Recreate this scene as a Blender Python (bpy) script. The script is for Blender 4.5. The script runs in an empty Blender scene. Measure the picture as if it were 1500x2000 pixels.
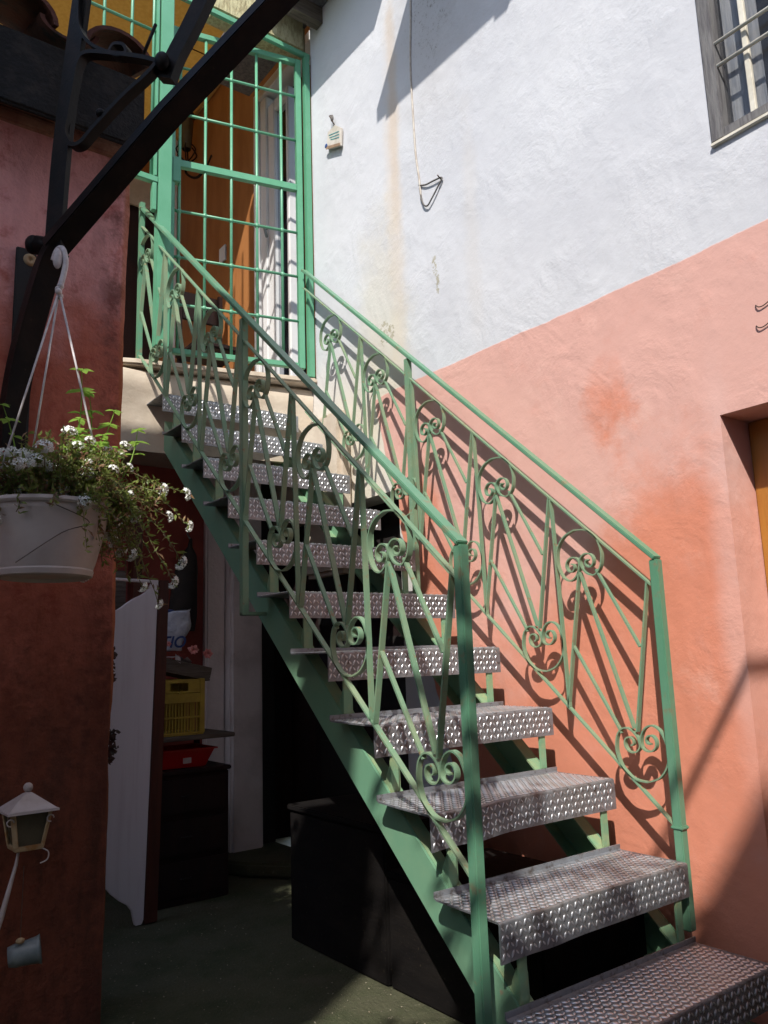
import bpy, math, random
from mathutils import Vector, Matrix
random.seed(7)
S = bpy.context.scene
COL = S.collection
# ------------------------------------------------------------------ camera
yaw, pitch, roll = 0.64673, 0.17835, -0.03328
F = Vector((math.sin(yaw)*math.cos(pitch), math.cos(yaw)*math.cos(pitch), math.sin(pitch)))
R0 = Vector((math.cos(yaw), -math.sin(yaw), 0)); U0 = R0.cross(F)
r = R0*math.cos(roll)+U0*math.sin(roll); u = -R0*math.sin(roll)+U0*math.cos(roll)
cam = bpy.data.cameras.new('camera'); camo = bpy.data.objects.new('camera', cam); COL.objects.link(camo)
cam.sensor_fit = 'VERTICAL'; cam.sensor_height = 24; cam.lens = 24*1572.7/2000
cam.clip_start = 0.02; cam.clip_end = 500
M = Matrix.Identity(4)
for i in range(3):
    M[i][0] = r[i]; M[i][1] = u[i]; M[i][2] = -F[i]
M[0][3], M[1][3], M[2][3] = -1.2595, -1.3148, 0.9293
camo.matrix_world = M
S.camera = camo
# ------------------------------------------------------------------ light
w = bpy.data.worlds.new('World'); S.world = w; w.use_nodes = True
nt = w.node_tree; bg = nt.nodes['Background']
sky = nt.nodes.new('ShaderNodeTexSky'); sky.sky_type = 'NISHITA'; sky.sun_disc = False
sky.sun_elevation = math.radians(46.1); sky.sun_rotation = math.radians(228)
nt.links.new(sky.outputs[0], bg.inputs[0]); bg.inputs[1].default_value = 0.15
sun = bpy.data.lights.new('sun', 'SUN'); sun.energy = 3.4; sun.angle = math.radians(0.6); sun.color = (1, 0.95, 0.88)
so = bpy.data.objects.new('sun', sun); COL.objects.link(so)
SD = Vector((1, 0.9, -1.4)).normalized()
so.rotation_euler = SD.to_track_quat('-Z', 'Y').to_euler(); so.location = (-5, -4.5, 9)
S.view_settings.view_transform = 'Standard'; S.view_settings.look = 'None'
S.view_settings.exposure = 0.80; S.view_settings.gamma = 1; S.view_settings.use_curve_mapping = False

# ------------------------------------------------------------------ materials
def _n(nt, t, **k):
    n = nt.nodes.new(t)
    for a, b in k.items():
        if a in n.inputs.keys() if isinstance(a, str) else False: n.inputs[a].default_value = b
        else: setattr(n, a, b)
    return n
def newmat(name):
    m = bpy.data.materials.new(name); m.use_nodes = True
    return m, m.node_tree, m.node_tree.nodes['Principled BSDF']
def noise(nt, co, scale, detail=5, rough=.55, vec=None):
    n = nt.nodes.new('ShaderNodeTexNoise'); n.inputs['Scale'].default_value = scale
    n.inputs['Detail'].default_value = detail; n.inputs['Roughness'].default_value = rough
    src = co
    if vec:
        mp = nt.nodes.new('ShaderNodeMapping'); mp.inputs['Scale'].default_value = vec
        nt.links.new(co, mp.inputs[0]); src = mp.outputs[0]
    nt.links.new(src, n.inputs['Vector']); return n.outputs['Fac']
def mrange(nt, v, a, b, c=0.0, d=1.0, smooth=True):
    n = nt.nodes.new('ShaderNodeMapRange'); n.inputs[1].default_value = a; n.inputs[2].default_value = b
    n.inputs[3].default_value = c; n.inputs[4].default_value = d
    if smooth: n.interpolation_type = 'SMOOTHSTEP'
    nt.links.new(v, n.inputs[0]); return n.outputs[0]
def mth(nt, op, a, b=0.0, c=0.0):
    n = nt.nodes.new('ShaderNodeMath'); n.operation = op
    for i, v in enumerate((a, b, c)):
        if isinstance(v, (int, float)): n.inputs[i].default_value = v
        else: nt.links.new(v, n.inputs[i])
    return n.outputs[0]
def mixc(nt, f, a, b, mode='MIX'):
    n = nt.nodes.new('ShaderNodeMix'); n.data_type = 'RGBA'; n.blend_type = mode
    for s, v in ((n.inputs[0], f), (n.inputs[6], a), (n.inputs[7], b)):
        if isinstance(v, (int, float)): s.default_value = v
        elif isinstance(v, tuple): s.default_value = (*v, 1)
        else: nt.links.new(v, s)
    return n.outputs[2]
def bump(nt, bs, h, strength=.4, dist=.01):
    b = nt.nodes.new('ShaderNodeBump'); b.inputs['Strength'].default_value = strength; b.inputs['Distance'].default_value = dist
    nt.links.new(h, b.inputs['Height']); nt.links.new(b.outputs[0], bs.inputs['Normal'])
def pos(nt):
    g = nt.nodes.new('ShaderNodeNewGeometry'); return g.outputs['Position']
def weathered(name, c1, c2, scale=6, lo=.4, hi=.65, rough=.7, metal=0, bs=40, bstr=.3, bdist=.003, stretch=None, c3=None, s3=30, lo3=.6, hi3=.7, spec=.5):
    m, nt, b = newmat(name); p = pos(nt)
    f = mrange(nt, noise(nt, p, scale, 6, .6, stretch), lo, hi)
    c = mixc(nt, f, c1, c2)
    if c3:
        c = mixc(nt, mrange(nt, noise(nt, p, s3, 4, .6), lo3, hi3), c, c3)
    nt.links.new(c, b.inputs['Base Color'])
    b.inputs['Roughness'].default_value = rough; b.inputs['Metallic'].default_value = metal
    b.inputs['Specular IOR Level'].default_value = spec
    if bstr: bump(nt, b, noise(nt, p, bs, 5, .6, stretch), bstr, bdist)
    return m
MT = {}
MT['green'] = weathered('green paint', (.095, .245, .150), (.135, .27, .17), 5, .35, .7, .36, 0, 60, .25, .0015, None, (.18, .20, .12), 26, .57, .70)
MT['green_str'] = weathered('stringer green paint', (.14, .30, .19), (.18, .32, .20), 5, .35, .7, .45, 0, 60, .2, .0015, None, (.26, .22, .15), 30, .68, .78)
MT['green2'] = weathered('gate green paint', (.10, .315, .185), (.13, .36, .225), 5, .35, .7, .38, 0, 60, .2, .0012, None, (.22, .34, .2), 40, .68, .76)
MT['green_old'] = weathered('worn green paint', (.15, .27, .17), (.21, .28, .17), 7, .38, .66, .5, 0, 70, .35, .002, None, (.24, .17, .09), 48, .60, .72)
MT['pale_green'] = weathered('thin green paint', (.17, .32, .19), (.27, .34, .18), 14, .4, .66, .5, 0, 80, .4, .002, None, (.22, .17, .08), 70, .68, .74)
MT['iron'] = weathered('black wrought iron', (.008, .007, .007), (.018, .012, .010), 12, .4, .7, .5, 0, 70, .5, .002, None, (.035, .022, .016), 90, .66, .74, .14)
MT['iron_flat'] = weathered('old black iron strap', (.012, .010, .009), (.03, .017, .012), 10, .45, .7, .5, 0, 60, .5, .002)
MT['orange'] = weathered('orange varnished render', (.37, .155, .050), (.30, .115, .035), 3, .4, .7, .55, 0, 18, .2, .003, (4, 4, 1))
MT['ochre'] = weathered('ochre panel', (.55, .36, .12), (.48, .30, .09), 4, .4, .6, .6, 0, 30, .1, .002)
MT['stone'] = weathered('pale stone slab', (.56, .48, .38), (.44, .36, .27), 9, .4, .7, .6, 0, 60, .4, .003, None, (.45, .20, .06), 5, .66, .76)
MT['cream'] = weathered('cream plaster', (.58, .50, .40), (.47, .39, .30), 5, .4, .7, .85, 0, 30, .4, .006, None, (.36, .27, .18), 9, .62, .8)
MT['stucco'] = weathered('yellow beige stucco', (.50, .46, .27), (.36, .31, .17), 60, .42, .6, .9, 0, 90, 1.0, .008, (1, 1, .35))
MT['white_pvc'] = weathered('white pvc', (.75, .75, .75), (.7, .7, .7), 4, .4, .6, .3, 0, 60, .05, .001)
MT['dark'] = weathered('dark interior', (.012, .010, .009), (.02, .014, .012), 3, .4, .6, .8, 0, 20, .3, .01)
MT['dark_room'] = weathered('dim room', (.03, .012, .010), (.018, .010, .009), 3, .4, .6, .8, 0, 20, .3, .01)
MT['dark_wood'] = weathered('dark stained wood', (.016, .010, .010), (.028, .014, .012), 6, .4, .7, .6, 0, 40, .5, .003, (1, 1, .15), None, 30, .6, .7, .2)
MT['box_black'] = weathered('black lacquered chest', (.007, .006, .006), (.012, .010, .009), 14, .4, .7, .75, 0, 60, .5, .003, (1, .3, 1), (.04, .033, .022), 120, .64, .72, .12)
MT['brown_wood'] = weathered('reddish brown wood', (.085, .022, .012), (.05, .014, .009), 5, .4, .7, .5, 0, 30, .3, .003, (6, 6, .4))
MT['grey_wood'] = weathered('greyed wood', (.16, .13, .10), (.09, .07, .055), 18, .35, .65, .8, 0, 50, .7, .004, (.4, 5, 5))
MT['board'] = weathered('off white painted board', (.80, .76, .77), (.74, .69, .70), 6, .45, .72, .55, 0, 30, .05, .001, (8, 8, .6), (.42, .37, .36), 26, .72, .80)
MT['red_dark'] = weathered('dark red plaster', (.26, .055, .04), (.16, .035, .03), 3, .4, .7, .85, 0, 30, .5, .006)
MT['pier'] = weathered('grey pier plaster', (.66, .60, .58), (.50, .45, .43), 4, .4, .7, .85, 0, 40, .7, .005, None, (.16, .12, .10), 6, .66, .82)
MT['yellow'] = weathered('yellow crate plastic', (.46, .33, .045), (.36, .25, .035), 8, .4, .6, .45, 0, 40, .1, .001)
MT['red_plastic'] = weathered('red plastic', (.55, .012, .015), (.48, .01, .012), 6, .4, .6, .3, 0, 40, .05, .001)
MT['bag'] = weathered('white plastic bag', (.55, .58, .64), (.42, .46, .55), 18, .4, .6, .35, 0, 40, .9, .008)
MT['blue'] = weathered('blue print', (.02, .06, .22), (.015, .05, .18), 10, .4, .6, .5, 0, 10, 0, .001)
MT['pink'] = weathered('pink petals', (.85, .40, .36), (.75, .24, .22), 40, .4, .6, .7, 0, 60, .2, .002)
MT['tile'] = weathered('terracotta tile', (.10, .030, .017), (.055, .020, .013), 8, .4, .7, .85, 0, 50, .8, .006, None, (.03, .02, .018), 14, .55, .7)
MT['moulding'] = weathered('flaking beige moulding', (.30, .17, .11), (.20, .09, .06), 12, .4, .62, .85, 0, 40, .7, .006)
MT['soffit'] = weathered('shadow black soffit', (.012, .011, .011), (.028, .024, .02), 20, .45, .7, .95, 0, 60, 1, .01)  # near black paints in the shadow under the eave
MT['pot'] = weathered('grey brown pot plastic', (.56, .49, .45), (.47, .40, .37), 8, .4, .7, .45, 0, 60, .1, .001)
MT['rope'] = weathered('white plastic cord', (.62, .57, .56), (.5, .45, .44), 40, .4, .6, .5, 0, 90, .2, .001)
MT['lantern'] = weathered('off white painted tin', (.50, .44, .43), (.40, .33, .30), 14, .4, .7, .5, 0, 40, .3, .002, None, (.30, .13, .04), 25, .66, .76)
MT['lantern_rust'] = weathered('rusty cream tin', (.42, .30, .17), (.33, .16, .05), 30, .45, .65, .7, 0, 60, .5, .002)
MT['lantern_glass'] = weathered('dusty lantern glass', (.10, .085, .055), (.07, .06, .04), 12, .4, .7, .25, 0, 30, .2, .002)
MT['zinc'] = weathered('blue grey glazed cup', (.22, .255, .26), (.12, .15, .16), 10, .4, .7, .35, 0, 40, .3, .002)
MT['wire'] = weathered('rusty wire', (.10, .06, .04), (.06, .04, .03), 40, .4, .6, .7, 0, 60, .2, .001)
MT['cable'] = weathered('painted cable', (.52, .48, .42), (.40, .35, .30), 20, .4, .6, .7, 0, 60, .2, .001)
MT['cable_dark'] = weathered('grey cable', (.13, .12, .11), (.09, .08, .075), 20, .4, .6, .7, 0, 60, .2, .001)
MT['soil'] = weathered('potting soil', (.03, .02, .012), (.05, .035, .02), 30, .4, .6, .95, 0, 50, 1, .01)
MT['timber'] = weathered('weathered window timber', (.165, .16, .16), (.10, .095, .10), 16, .38, .66, .8, 0, 40, .7, .004, (4, 4, .5), (.05, .04, .035), 30, .68, .78)
MT['door_wood'] = weathered('orange varnished door wood', (.40, .175, .03), (.33, .13, .022), 10, .4, .7, .4, 0, 40, .2, .002, (4, 4, .4))
MT['muntin'] = weathered('cream window bar', (.72, .68, .58), (.60, .56, .46), 16, .4, .6, .5, 0, 40, .2, .002)
MT['curtain'] = weathered('grey curtain cloth', (.55, .56, .58), (.38, .40, .44), 10, .42, .6, .9, 0, 20, .4, .01, (1, 6, .5))
MT['plaque'] = weathered('painted ceramic plaque', (.62, .58, .52), (.52, .48, .42), 20, .4, .6, .4, 0, 40, .2, .002)
MT['plaque_rim'] = weathered('wooden plaque rim', (.36, .24, .16), (.26, .17, .11), 20, .4, .6, .6, 0, 40, .3, .002)
MT['teal'] = weathered('teal lettering', (.05, .30, .30), (.04, .22, .26), 20, .4, .6, .5, 0, 40, 0, .002)
MT['stem'] = weathered('stem', (.14, .16, .05), (.16, .10, .05), 20, .4, .6, .7, 0, 40, 0, .002)
MT['petal'] = weathered('white petals', (.80, .80, .76), (.70, .70, .64), 40, .4, .6, .6, 0, 40, 0, .002)
MT['ndwall'] = weathered('neighbour plaster', (.62, .62, .64), (.55, .55, .57), 3, .4, .7, .9, 0, 30, .4, .006)
MT['canopy'] = weathered('brown board of added canopy', (.12, .08, .05), (.08, .05, .03), 6, .4, .7, .7, 0, 30, .4, .004, (.5, 5, 5))
MT['grit'] = weathered('pale grit', (.30, .27, .20), (.18, .15, .10), 20, .4, .6, .9, 0, 40, 0, .002)
MT['sprig'] = weathered('dry dark sprig', (.035, .028, .018), (.06, .02, .015), 20, .4, .6, .8, 0, 40, 0, .002)

def leafmat(name, c1, c2, tr=.35):
    m, nt, b = newmat(name); p = pos(nt)
    c = mixc(nt, mrange(nt, noise(nt, p, 45, 3), .35, .65), c1, c2)
    nt.links.new(c, b.inputs['Base Color']); b.inputs['Roughness'].default_value = .5
    t = nt.nodes.new('ShaderNodeBsdfTranslucent'); nt.links.new(c, t.inputs[0])
    mx = nt.nodes.new('ShaderNodeMixShader'); mx.inputs[0].default_value = tr
    nt.links.new(b.outputs[0], mx.inputs[1]); nt.links.new(t.outputs[0], mx.inputs[2])
    nt.links.new(mx.outputs[0], nt.nodes['Material Output'].inputs[0]); return m
MT['leaf'] = leafmat('olive leaf', (.27, .31, .07), (.15, .20, .05), .45)
MT['leaf_dry'] = leafmat('dry leaf', (.32, .19, .09), (.18, .10, .06), .3)
MT['mint'] = leafmat('bright green leaf', (.36, .55, .10), (.26, .44, .08), .5)
MT['awning'] = leafmat('ochre awning cloth', (.56, .41, .17), (.50, .35, .13), .5)
MT['shade_cloth'] = leafmat('pale added shade cloth', (.80, .74, .70), (.76, .70, .66), .6)  # translucent, so the added canopy also brightens the shade below it
MT['vine'] = leafmat('dapple vine leaf', (.06, .10, .02), (.05, .08, .02))

# glass
m, nt, b = newmat('window glass'); b.inputs['Base Color'].default_value = (.02, .025, .035, 1); b.inputs['Roughness'].default_value = .04
b.inputs['Specular IOR Level'].default_value = .8; MT['glass'] = m
tr = nt.nodes.new('ShaderNodeBsdfTransparent'); mx = nt.nodes.new('ShaderNodeMixShader'); mx.inputs[0].default_value = .22
nt.links.new(tr.outputs[0], mx.inputs[1]); nt.links.new(b.outputs[0], mx.inputs[2]); nt.links.new(mx.outputs[0], nt.nodes['Material Output'].inputs[0])
# tread metal
m, nt, b = newmat('diamond plate steel'); p = pos(nt)
f1 = mrange(nt, noise(nt, p, 7, 6, .65), .42, .68)
f2 = mrange(nt, noise(nt, p, 55, 4, .6), .5, .72)
c = mixc(nt, f1, (.32, .345, .375), (.31, .315, .32)); c = mixc(nt, f2, c, (.15, .135, .125))
c = mixc(nt, mrange(nt, noise(nt, p, 2.5, 6, .7), .5, .75), c, (.18, .17, .165))
nt.links.new(c, b.inputs['Base Color']); b.inputs['Metallic'].default_value = .72
nt.links.new(mrange(nt, noise(nt, p, 30, 4), .3, .7, .42, .62), b.inputs['Roughness'])
bump(nt, b, noise(nt, p, 160, 4), .25, .001); MT['steel'] = m
m, nt, b = newmat('raised steel lug'); p = pos(nt)
c = mixc(nt, mrange(nt, noise(nt, p, 9, 5), .42, .68), (.84, .86, .90), (.72, .71, .71))
nt.links.new(c, b.inputs['Base Color']); b.inputs['Metallic'].default_value = .85; b.inputs['Roughness'].default_value = .36; MT['lug'] = m

# big right wall paint
def wallmat():
    m, nt, b = newmat('two tone house plaster'); p = pos(nt)
    sx = nt.nodes.new('ShaderNodeSeparateXYZ'); nt.links.new(p, sx.inputs[0]); Y, Z = sx.outputs[1], sx.outputs[2]
    n1 = noise(nt, p, 2.2, 6, .6); n2 = noise(nt, p, 9, 5, .6); n3 = noise(nt, p, 60, 4, .6); n4 = noise(nt, p, 5, 6, .7)
    wob = mth(nt, 'ADD', mth(nt, 'MULTIPLY', mth(nt, 'SUBTRACT', n2, .5), .018), mth(nt, 'MULTIPLY', mth(nt, 'SUBTRACT', noise(nt, p, 1.3, 2), .5), .03))
    wz = mrange(nt, mth(nt, 'ADD', Z, wob), 2.046, 2.052)
    yb = mth(nt, 'SUBTRACT', mth(nt, 'ADD', Y, mth(nt, 'MULTIPLY', wob, 1.5)), mth(nt, 'MULTIPLY_ADD', Z, .27, .876))
    wy = mrange(nt, yb, -.003, .004)
    white = mth(nt, 'MAXIMUM', wz, wy)
    # whites
    cw = mixc(nt, mrange(nt, n1, .35, .7), (.60, .61, .64), (.545, .555, .59))
    cw = mixc(nt, mth(nt, 'MULTIPLY', mrange(nt, Z, 2.5, 1.9), mrange(nt, Y, 1.0, 1.5)), cw, (.66, .60, .50))
    def blob(y0, z0, ry, rz, soft=.5, amp=.9):
        dy = mth(nt, 'DIVIDE', mth(nt, 'SUBTRACT', Y, y0), ry); dz = mth(nt, 'DIVIDE', mth(nt, 'SUBTRACT', Z, z0), rz)
        d = mth(nt, 'SQRT', mth(nt, 'ADD', mth(nt, 'MULTIPLY', dy, dy), mth(nt, 'MULTIPLY', dz, dz)))
        d = mth(nt, 'ADD', d, mth(nt, 'MULTIPLY', mth(nt, 'SUBTRACT', n4, .5), 2.2*amp))
        return mrange(nt, d, 1+soft, 1-soft)
    # rust streaks
    for (y0, z0, ry, rz, col, k) in [(1.235, 2.85, .05, 1.0, (.64, .50, .36), .32), (1.22, 3.4, .03, .5, (.56, .42, .28), .38), (1.36, 2.4, .16, .42, (.62, .55, .38), .35), (.76, 2.55, .04, .4, (.6, .54, .46), .2)]:
        cw = mixc(nt, mth(nt, 'MULTIPLY', blob(y0, z0, ry, rz, .7), k), cw, col)
    # grey mould specks at the top by the cable
    sp = mrange(nt, mth(nt, 'MULTIPLY', blob(.93, 3.75, .16, .42, .6), mrange(nt, noise(nt, p, 48, 8, .85), .50, .66)), .1, .9)
    cw = mixc(nt, mth(nt, 'MULTIPLY', blob(.95, 3.75, .2, .5, .9), .35), cw, (.34, .31, .29))
    cw = mixc(nt, mth(nt, 'MULTIPLY', sp, .7), cw, (.17, .15, .13))
    for (y0, z0, ry, rz) in [(1.34, 2.33, .035, .05), (1.29, 2.31, .02, .04), (.99, 2.50, .014, .06), (.975, 2.42, .012, .05)]:
        cw = mixc(nt, mth(nt, 'MULTIPLY', mrange(nt, mth(nt, 'MULTIPLY', blob(y0, z0, ry, rz, .3), mrange(nt, noise(nt, p, 55, 4, .7), .46, .56)), .3, .7), .8), cw, (.36, .33, .24))
    # pinks: g = 1 -> orange
    g = mth(nt, 'SUBTRACT', 1.43, Z)
    g = mth(nt, 'ADD', mth(nt, 'MULTIPLY', g, 1.6), mth(nt, 'MULTIPLY', mth(nt, 'SUBTRACT', n1, .5), 2.4))
    g = mth(nt, 'ADD', g, mth(nt, 'MULTIPLY', mrange(nt, Y, .85, 1.2), .55))
    g = mth(nt, 'ADD', g, mth(nt, 'MULTIPLY', blob(.20, 1.75, .11, .17, .75, .45), 1.15))
    g = mth(nt, 'ADD', g, mth(nt, 'MULTIPLY', blob(-.01, 1.27, .20, .34, .95, 1.1), .8))
    g = mrange(nt, g, .0, .9)
    cp = mixc(nt, g, (.65, .375, .32), (.62, .235, .15))
    cp = mixc(nt, mth(nt, 'MULTIPLY', mrange(nt, n2, .52, .78), .4), cp, (.62, .30, .24))
    cp = mixc(nt, mth(nt, 'MULTIPLY', mrange(nt, noise(nt, p, 3.3, 6, .65, (1, 1, 1)), .55, .75), .35), cp, (.78, .52, .44))
    cp = mixc(nt, mth(nt, 'MULTIPLY', blob(-.16, 1.1, .05, .5, .6, .5), .35), cp, (.74, .52, .48))
    col = mixc(nt, white, cp, cw)
    col = mixc(nt, mth(nt, 'MULTIPLY', mrange(nt, n3, .55, .8), .12), col, (.3, .25, .22))
    nt.links.new(col, b.inputs['Base Color']); b.inputs['Roughness'].default_value = .92; b.inputs['Specular IOR Level'].default_value = .2
    h = mth(nt, 'ADD', mth(nt, 'MULTIPLY', noise(nt, p, 16, 6, .7), .8), mth(nt, 'MULTIPLY', noise(nt, p, 75, 4, .6), .30))
    nd = nt.nodes.new('ShaderNodeTexNoise'); nd.inputs['Scale'].default_value = 6; nd.inputs['Detail'].default_value = 7; nd.inputs['Distortion'].default_value = 1.6; nt.links.new(p, nd.inputs['Vector'])
    h = mth(nt, 'ADD', h, mth(nt, 'MULTIPLY', nd.outputs['Fac'], 1.3))
    rr = mrange(nt, noise(nt, p, 3, 3), .35, .65, .35, 1.0)
    h = mth(nt, 'MULTIPLY', h, rr)
    h = mth(nt, 'SUBTRACT', h, mth(nt, 'MULTIPLY', white, .12))
    bump(nt, b, h, .45, .008); return m
MT['house'] = wallmat()
def redwallmat():
    m, nt, b = newmat('worn red plaster'); p = pos(nt)
    sx = nt.nodes.new('ShaderNodeSeparateXYZ'); nt.links.new(p, sx.inputs[0]); X, Z = sx.outputs[0], sx.outputs[2]
    n1 = noise(nt, p, 4, 6, .65); n2 = noise(nt, p, 11, 6, .7); st = noise(nt, p, 5, 6, .65, (3.5, 3.5, .8))
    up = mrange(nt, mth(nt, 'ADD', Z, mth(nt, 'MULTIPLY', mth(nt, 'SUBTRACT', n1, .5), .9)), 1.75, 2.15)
    c = mixc(nt, up, (.54, .16, .105), (.78, .38, .36))  # skylight on the upper wall painted in as a paler pink
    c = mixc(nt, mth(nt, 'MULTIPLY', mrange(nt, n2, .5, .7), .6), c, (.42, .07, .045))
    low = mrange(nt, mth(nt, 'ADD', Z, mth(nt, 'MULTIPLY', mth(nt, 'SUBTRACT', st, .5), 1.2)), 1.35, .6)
    c = mixc(nt, mth(nt, 'MULTIPLY', low, .9), c, (.13, .038, .02))  # stains plus light falloff, painted darker towards the ground
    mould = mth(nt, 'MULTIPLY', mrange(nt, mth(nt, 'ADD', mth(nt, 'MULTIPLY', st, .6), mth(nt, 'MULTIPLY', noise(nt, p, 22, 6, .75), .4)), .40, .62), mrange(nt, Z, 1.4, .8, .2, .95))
    c = mixc(nt, mth(nt, 'MULTIPLY', mould, .8), c, (.05, .022, .014))  # mould, deepened to paint the lower wall's shade as well
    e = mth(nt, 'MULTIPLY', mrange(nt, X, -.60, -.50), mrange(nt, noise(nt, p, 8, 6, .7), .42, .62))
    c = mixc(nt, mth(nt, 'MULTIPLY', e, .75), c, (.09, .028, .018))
    rim_light = mth(nt, 'MULTIPLY', mrange(nt, X, -.500, -.485), .6)
    c = mixc(nt, rim_light, c, (.40, .14, .05))  # orange lit edge painted along the right side of the wall
    nt.links.new(c, b.inputs['Base Color']); b.inputs['Roughness'].default_value = .9; b.inputs['Specular IOR Level'].default_value = .25
    h = mth(nt, 'ADD', noise(nt, p, 14, 6, .7), mth(nt, 'MULTIPLY', noise(nt, p, 60, 4, .6), .4))
    bump(nt, b, h, .75, .012); return m
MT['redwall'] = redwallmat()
m, nt, b = newmat('damp mossy concrete'); p = pos(nt)
c = mixc(nt, mrange(nt, noise(nt, p, 3, 6, .65), .4, .65), (.072, .072, .038), (.034, .044, .014))
c = mixc(nt, mrange(nt, noise(nt, p, 90, 3, .7), .6, .72), c, (.17, .15, .11))
c = mixc(nt, mrange(nt, noise(nt, p, 1.6, 4, .5), .55, .7), c, (.10, .085, .055))
nt.links.new(c, b.inputs['Base Color']); b.inputs['Roughness'].default_value = .8
hh = mth(nt, 'ADD', noise(nt, p, 110, 4, .7), mth(nt, 'MULTIPLY', noise(nt, p, 14, 6, .7), 2.0))
bump(nt, b, hh, .9, .008); MT['ground'] = m

# ------------------------------------------------------------------ mesh helpers
class MB:
    def __init__(s): s.v = []; s.f = []
    def add(s, vs, fs):
        k = len(s.v); s.v += [tuple(v) for v in vs]; s.f += [tuple(i+k for i in f) for f in fs]; return s
    def box(s, x0, x1, y0, y1, z0, z1):
        vs = [(x, y, z) for z in (z0, z1) for y in (y0, y1) for x in (x0, x1)]
        return s.add(vs, [(0, 2, 3, 1), (4, 5, 7, 6), (0, 1, 5, 4), (2, 6, 7, 3), (0, 4, 6, 2), (1, 3, 7, 5)])
    def bar(s, pts, ref, wd, th, wid=None):
        """rectangular bar swept along pts; wd across (along ref-ish), th in the other direction"""
        P = [Vector(p) for p in pts]; n = len(P); vs = []
        ref = Vector(ref).normalized()
        for i in range(n):
            T = (P[min(i+1, n-1)]-P[max(i-1, 0)]).normalized()
            side = (ref - T*ref.dot(T)).normalized(); o = side.cross(T)
            sc = 1.0
            if 0 < i < n-1:
                a = (P[i]-P[i-1]).normalized(); bb = (P[i+1]-P[i]).normalized(); cs = max(.5, math.sqrt(max(0, (1+a.dot(bb))/2))); sc = 1/cs
            w2 = (wid[i] if wid else wd)/2
            for a, c in ((-1, -1), (1, -1), (1, 1), (-1, 1)):
                vs.append(P[i]+side*a*w2+o*c*th/2*sc)
        fs = []
        for i in range(n-1):
            for k in range(4):
                fs.append((4*i+k, 4*i+(k+1) % 4, 4*i+4+(k+1) % 4, 4*i+4+k))
        fs += [(3, 2, 1, 0), (4*n-4, 4*n-3, 4*n-2, 4*n-1)]
        return s.add(vs, fs)
    def tube(s, pts, rad, seg=8, rads=None):
        P = [Vector(p) for p in pts]; n = len(P); vs = []; prev = None
        for i in range(n):
            T = (P[min(i+1, n-1)]-P[max(i-1, 0)]).normalized()
            if prev is None:
                a = Vector((0, 0, 1)) if abs(T.z) < .9 else Vector((1, 0, 0)); X = T.cross(a).normalized()
            else: X = (prev-T*prev.dot(T)).normalized()
            prev = X; Yv = T.cross(X); rr = rads[i] if rads else rad
            for k in range(seg):
                A = 2*math.pi*k/seg; vs.append(P[i]+(X*math.cos(A)+Yv*math.sin(A))*rr)
        fs = [(i*seg+k, i*seg+(k+1) % seg, (i+1)*seg+(k+1) % seg, (i+1)*seg+k) for i in range(n-1) for k in range(seg)]
        fs += [tuple(reversed(range(seg))), tuple(range((n-1)*seg, n*seg))]
        return s.add(vs, fs)
    def lathe(s, prof, c, seg=32, axis='z', sx=1.0):
        vs = []; n = len(prof)
        for (rr, h) in prof:
            for k in range(seg):
                A = 2*math.pi*k/seg; vs.append((c[0]+rr*math.cos(A)*sx, c[1]+rr*math.sin(A), c[2]+h))
        fs = [(i*seg+k, i*seg+(k+1) % seg, (i+1)*seg+(k+1) % seg, (i+1)*seg+k) for i in range(n-1) for k in range(seg)]
        return s.add(vs, fs)
    def prism(s, poly, d0, d1, axis='y'):
        """poly in the plane across axis, extruded from d0 to d1"""
        n = len(poly)
        def mk(a, b_, d): return {'y': (a, d, b_), 'x': (d, a, b_), 'z': (a, b_, d)}[axis]
        vs = [mk(a, b_, d0) for a, b_ in poly]+[mk(a, b_, d1) for a, b_ in poly]
        fs = [tuple(range(n)), tuple(reversed(range(n, 2*n)))]+[(i, i+n, (i+1) % n+n, (i+1) % n) for i in range(n)]
        return s.add(vs, fs)
    def ball(s, c, rr, seg=10, sc=(1, 1, 1)):
        prof = [(rr*math.sin(math.pi*i/seg), -rr*math.cos(math.pi*i/seg)) for i in range(seg+1)]
        prof[0] = (1e-5, -rr); prof[-1] = (1e-5, rr)
        k = len(s.v); s.lathe(prof, (0, 0, 0), seg+4)
        s.v[k:] = [(c[0]+x*sc[0], c[1]+y*sc[1], c[2]+z*sc[2]) for x, y, z in s.v[k:]]; return s
    def build(s, name, mat, parent=None, smooth=False, bevel=0, seg=2):
        me = bpy.data.meshes.new(name); me.from_pydata(s.v, [], s.f); me.update()
        import bmesh
        bm = bmesh.new(); bm.from_mesh(me); bmesh.ops.recalc_face_normals(bm, faces=bm.faces)
        if bevel:
            bmesh.ops.bevel(bm, geom=[e for e in bm.edges if e.is_manifold and e.calc_face_angle(0) > .6], offset=bevel, segments=seg, affect='EDGES', clamp_overlap=True)
        bm.to_mesh(me); bm.free()
        if smooth:
            for f in me.polygons: f.use_smooth = True
        me.materials.append(MT[mat] if isinstance(mat, str) else mat)
        o = bpy.data.objects.new(name, me); COL.objects.link(o)
        if parent: o.parent = parent
        return o
def tag(o, label, cat, group=None, kind=None):
    if label: o['label'] = label
    if cat: o['category'] = cat
    if group: o['group'] = group
    if kind: o['kind'] = kind
    return o
def thing(name, label, cat, group=None):
    o = bpy.data.objects.new(name, None); COL.objects.link(o); o.empty_display_size = .1
    return tag(o, label, cat, group)
def smooth_by_angle(o):
    for f in o.data.polygons: f.use_smooth = True
    try: o.data.set_sharp_from_angle(angle=math.radians(35))
    except Exception: pass
    return o
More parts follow.
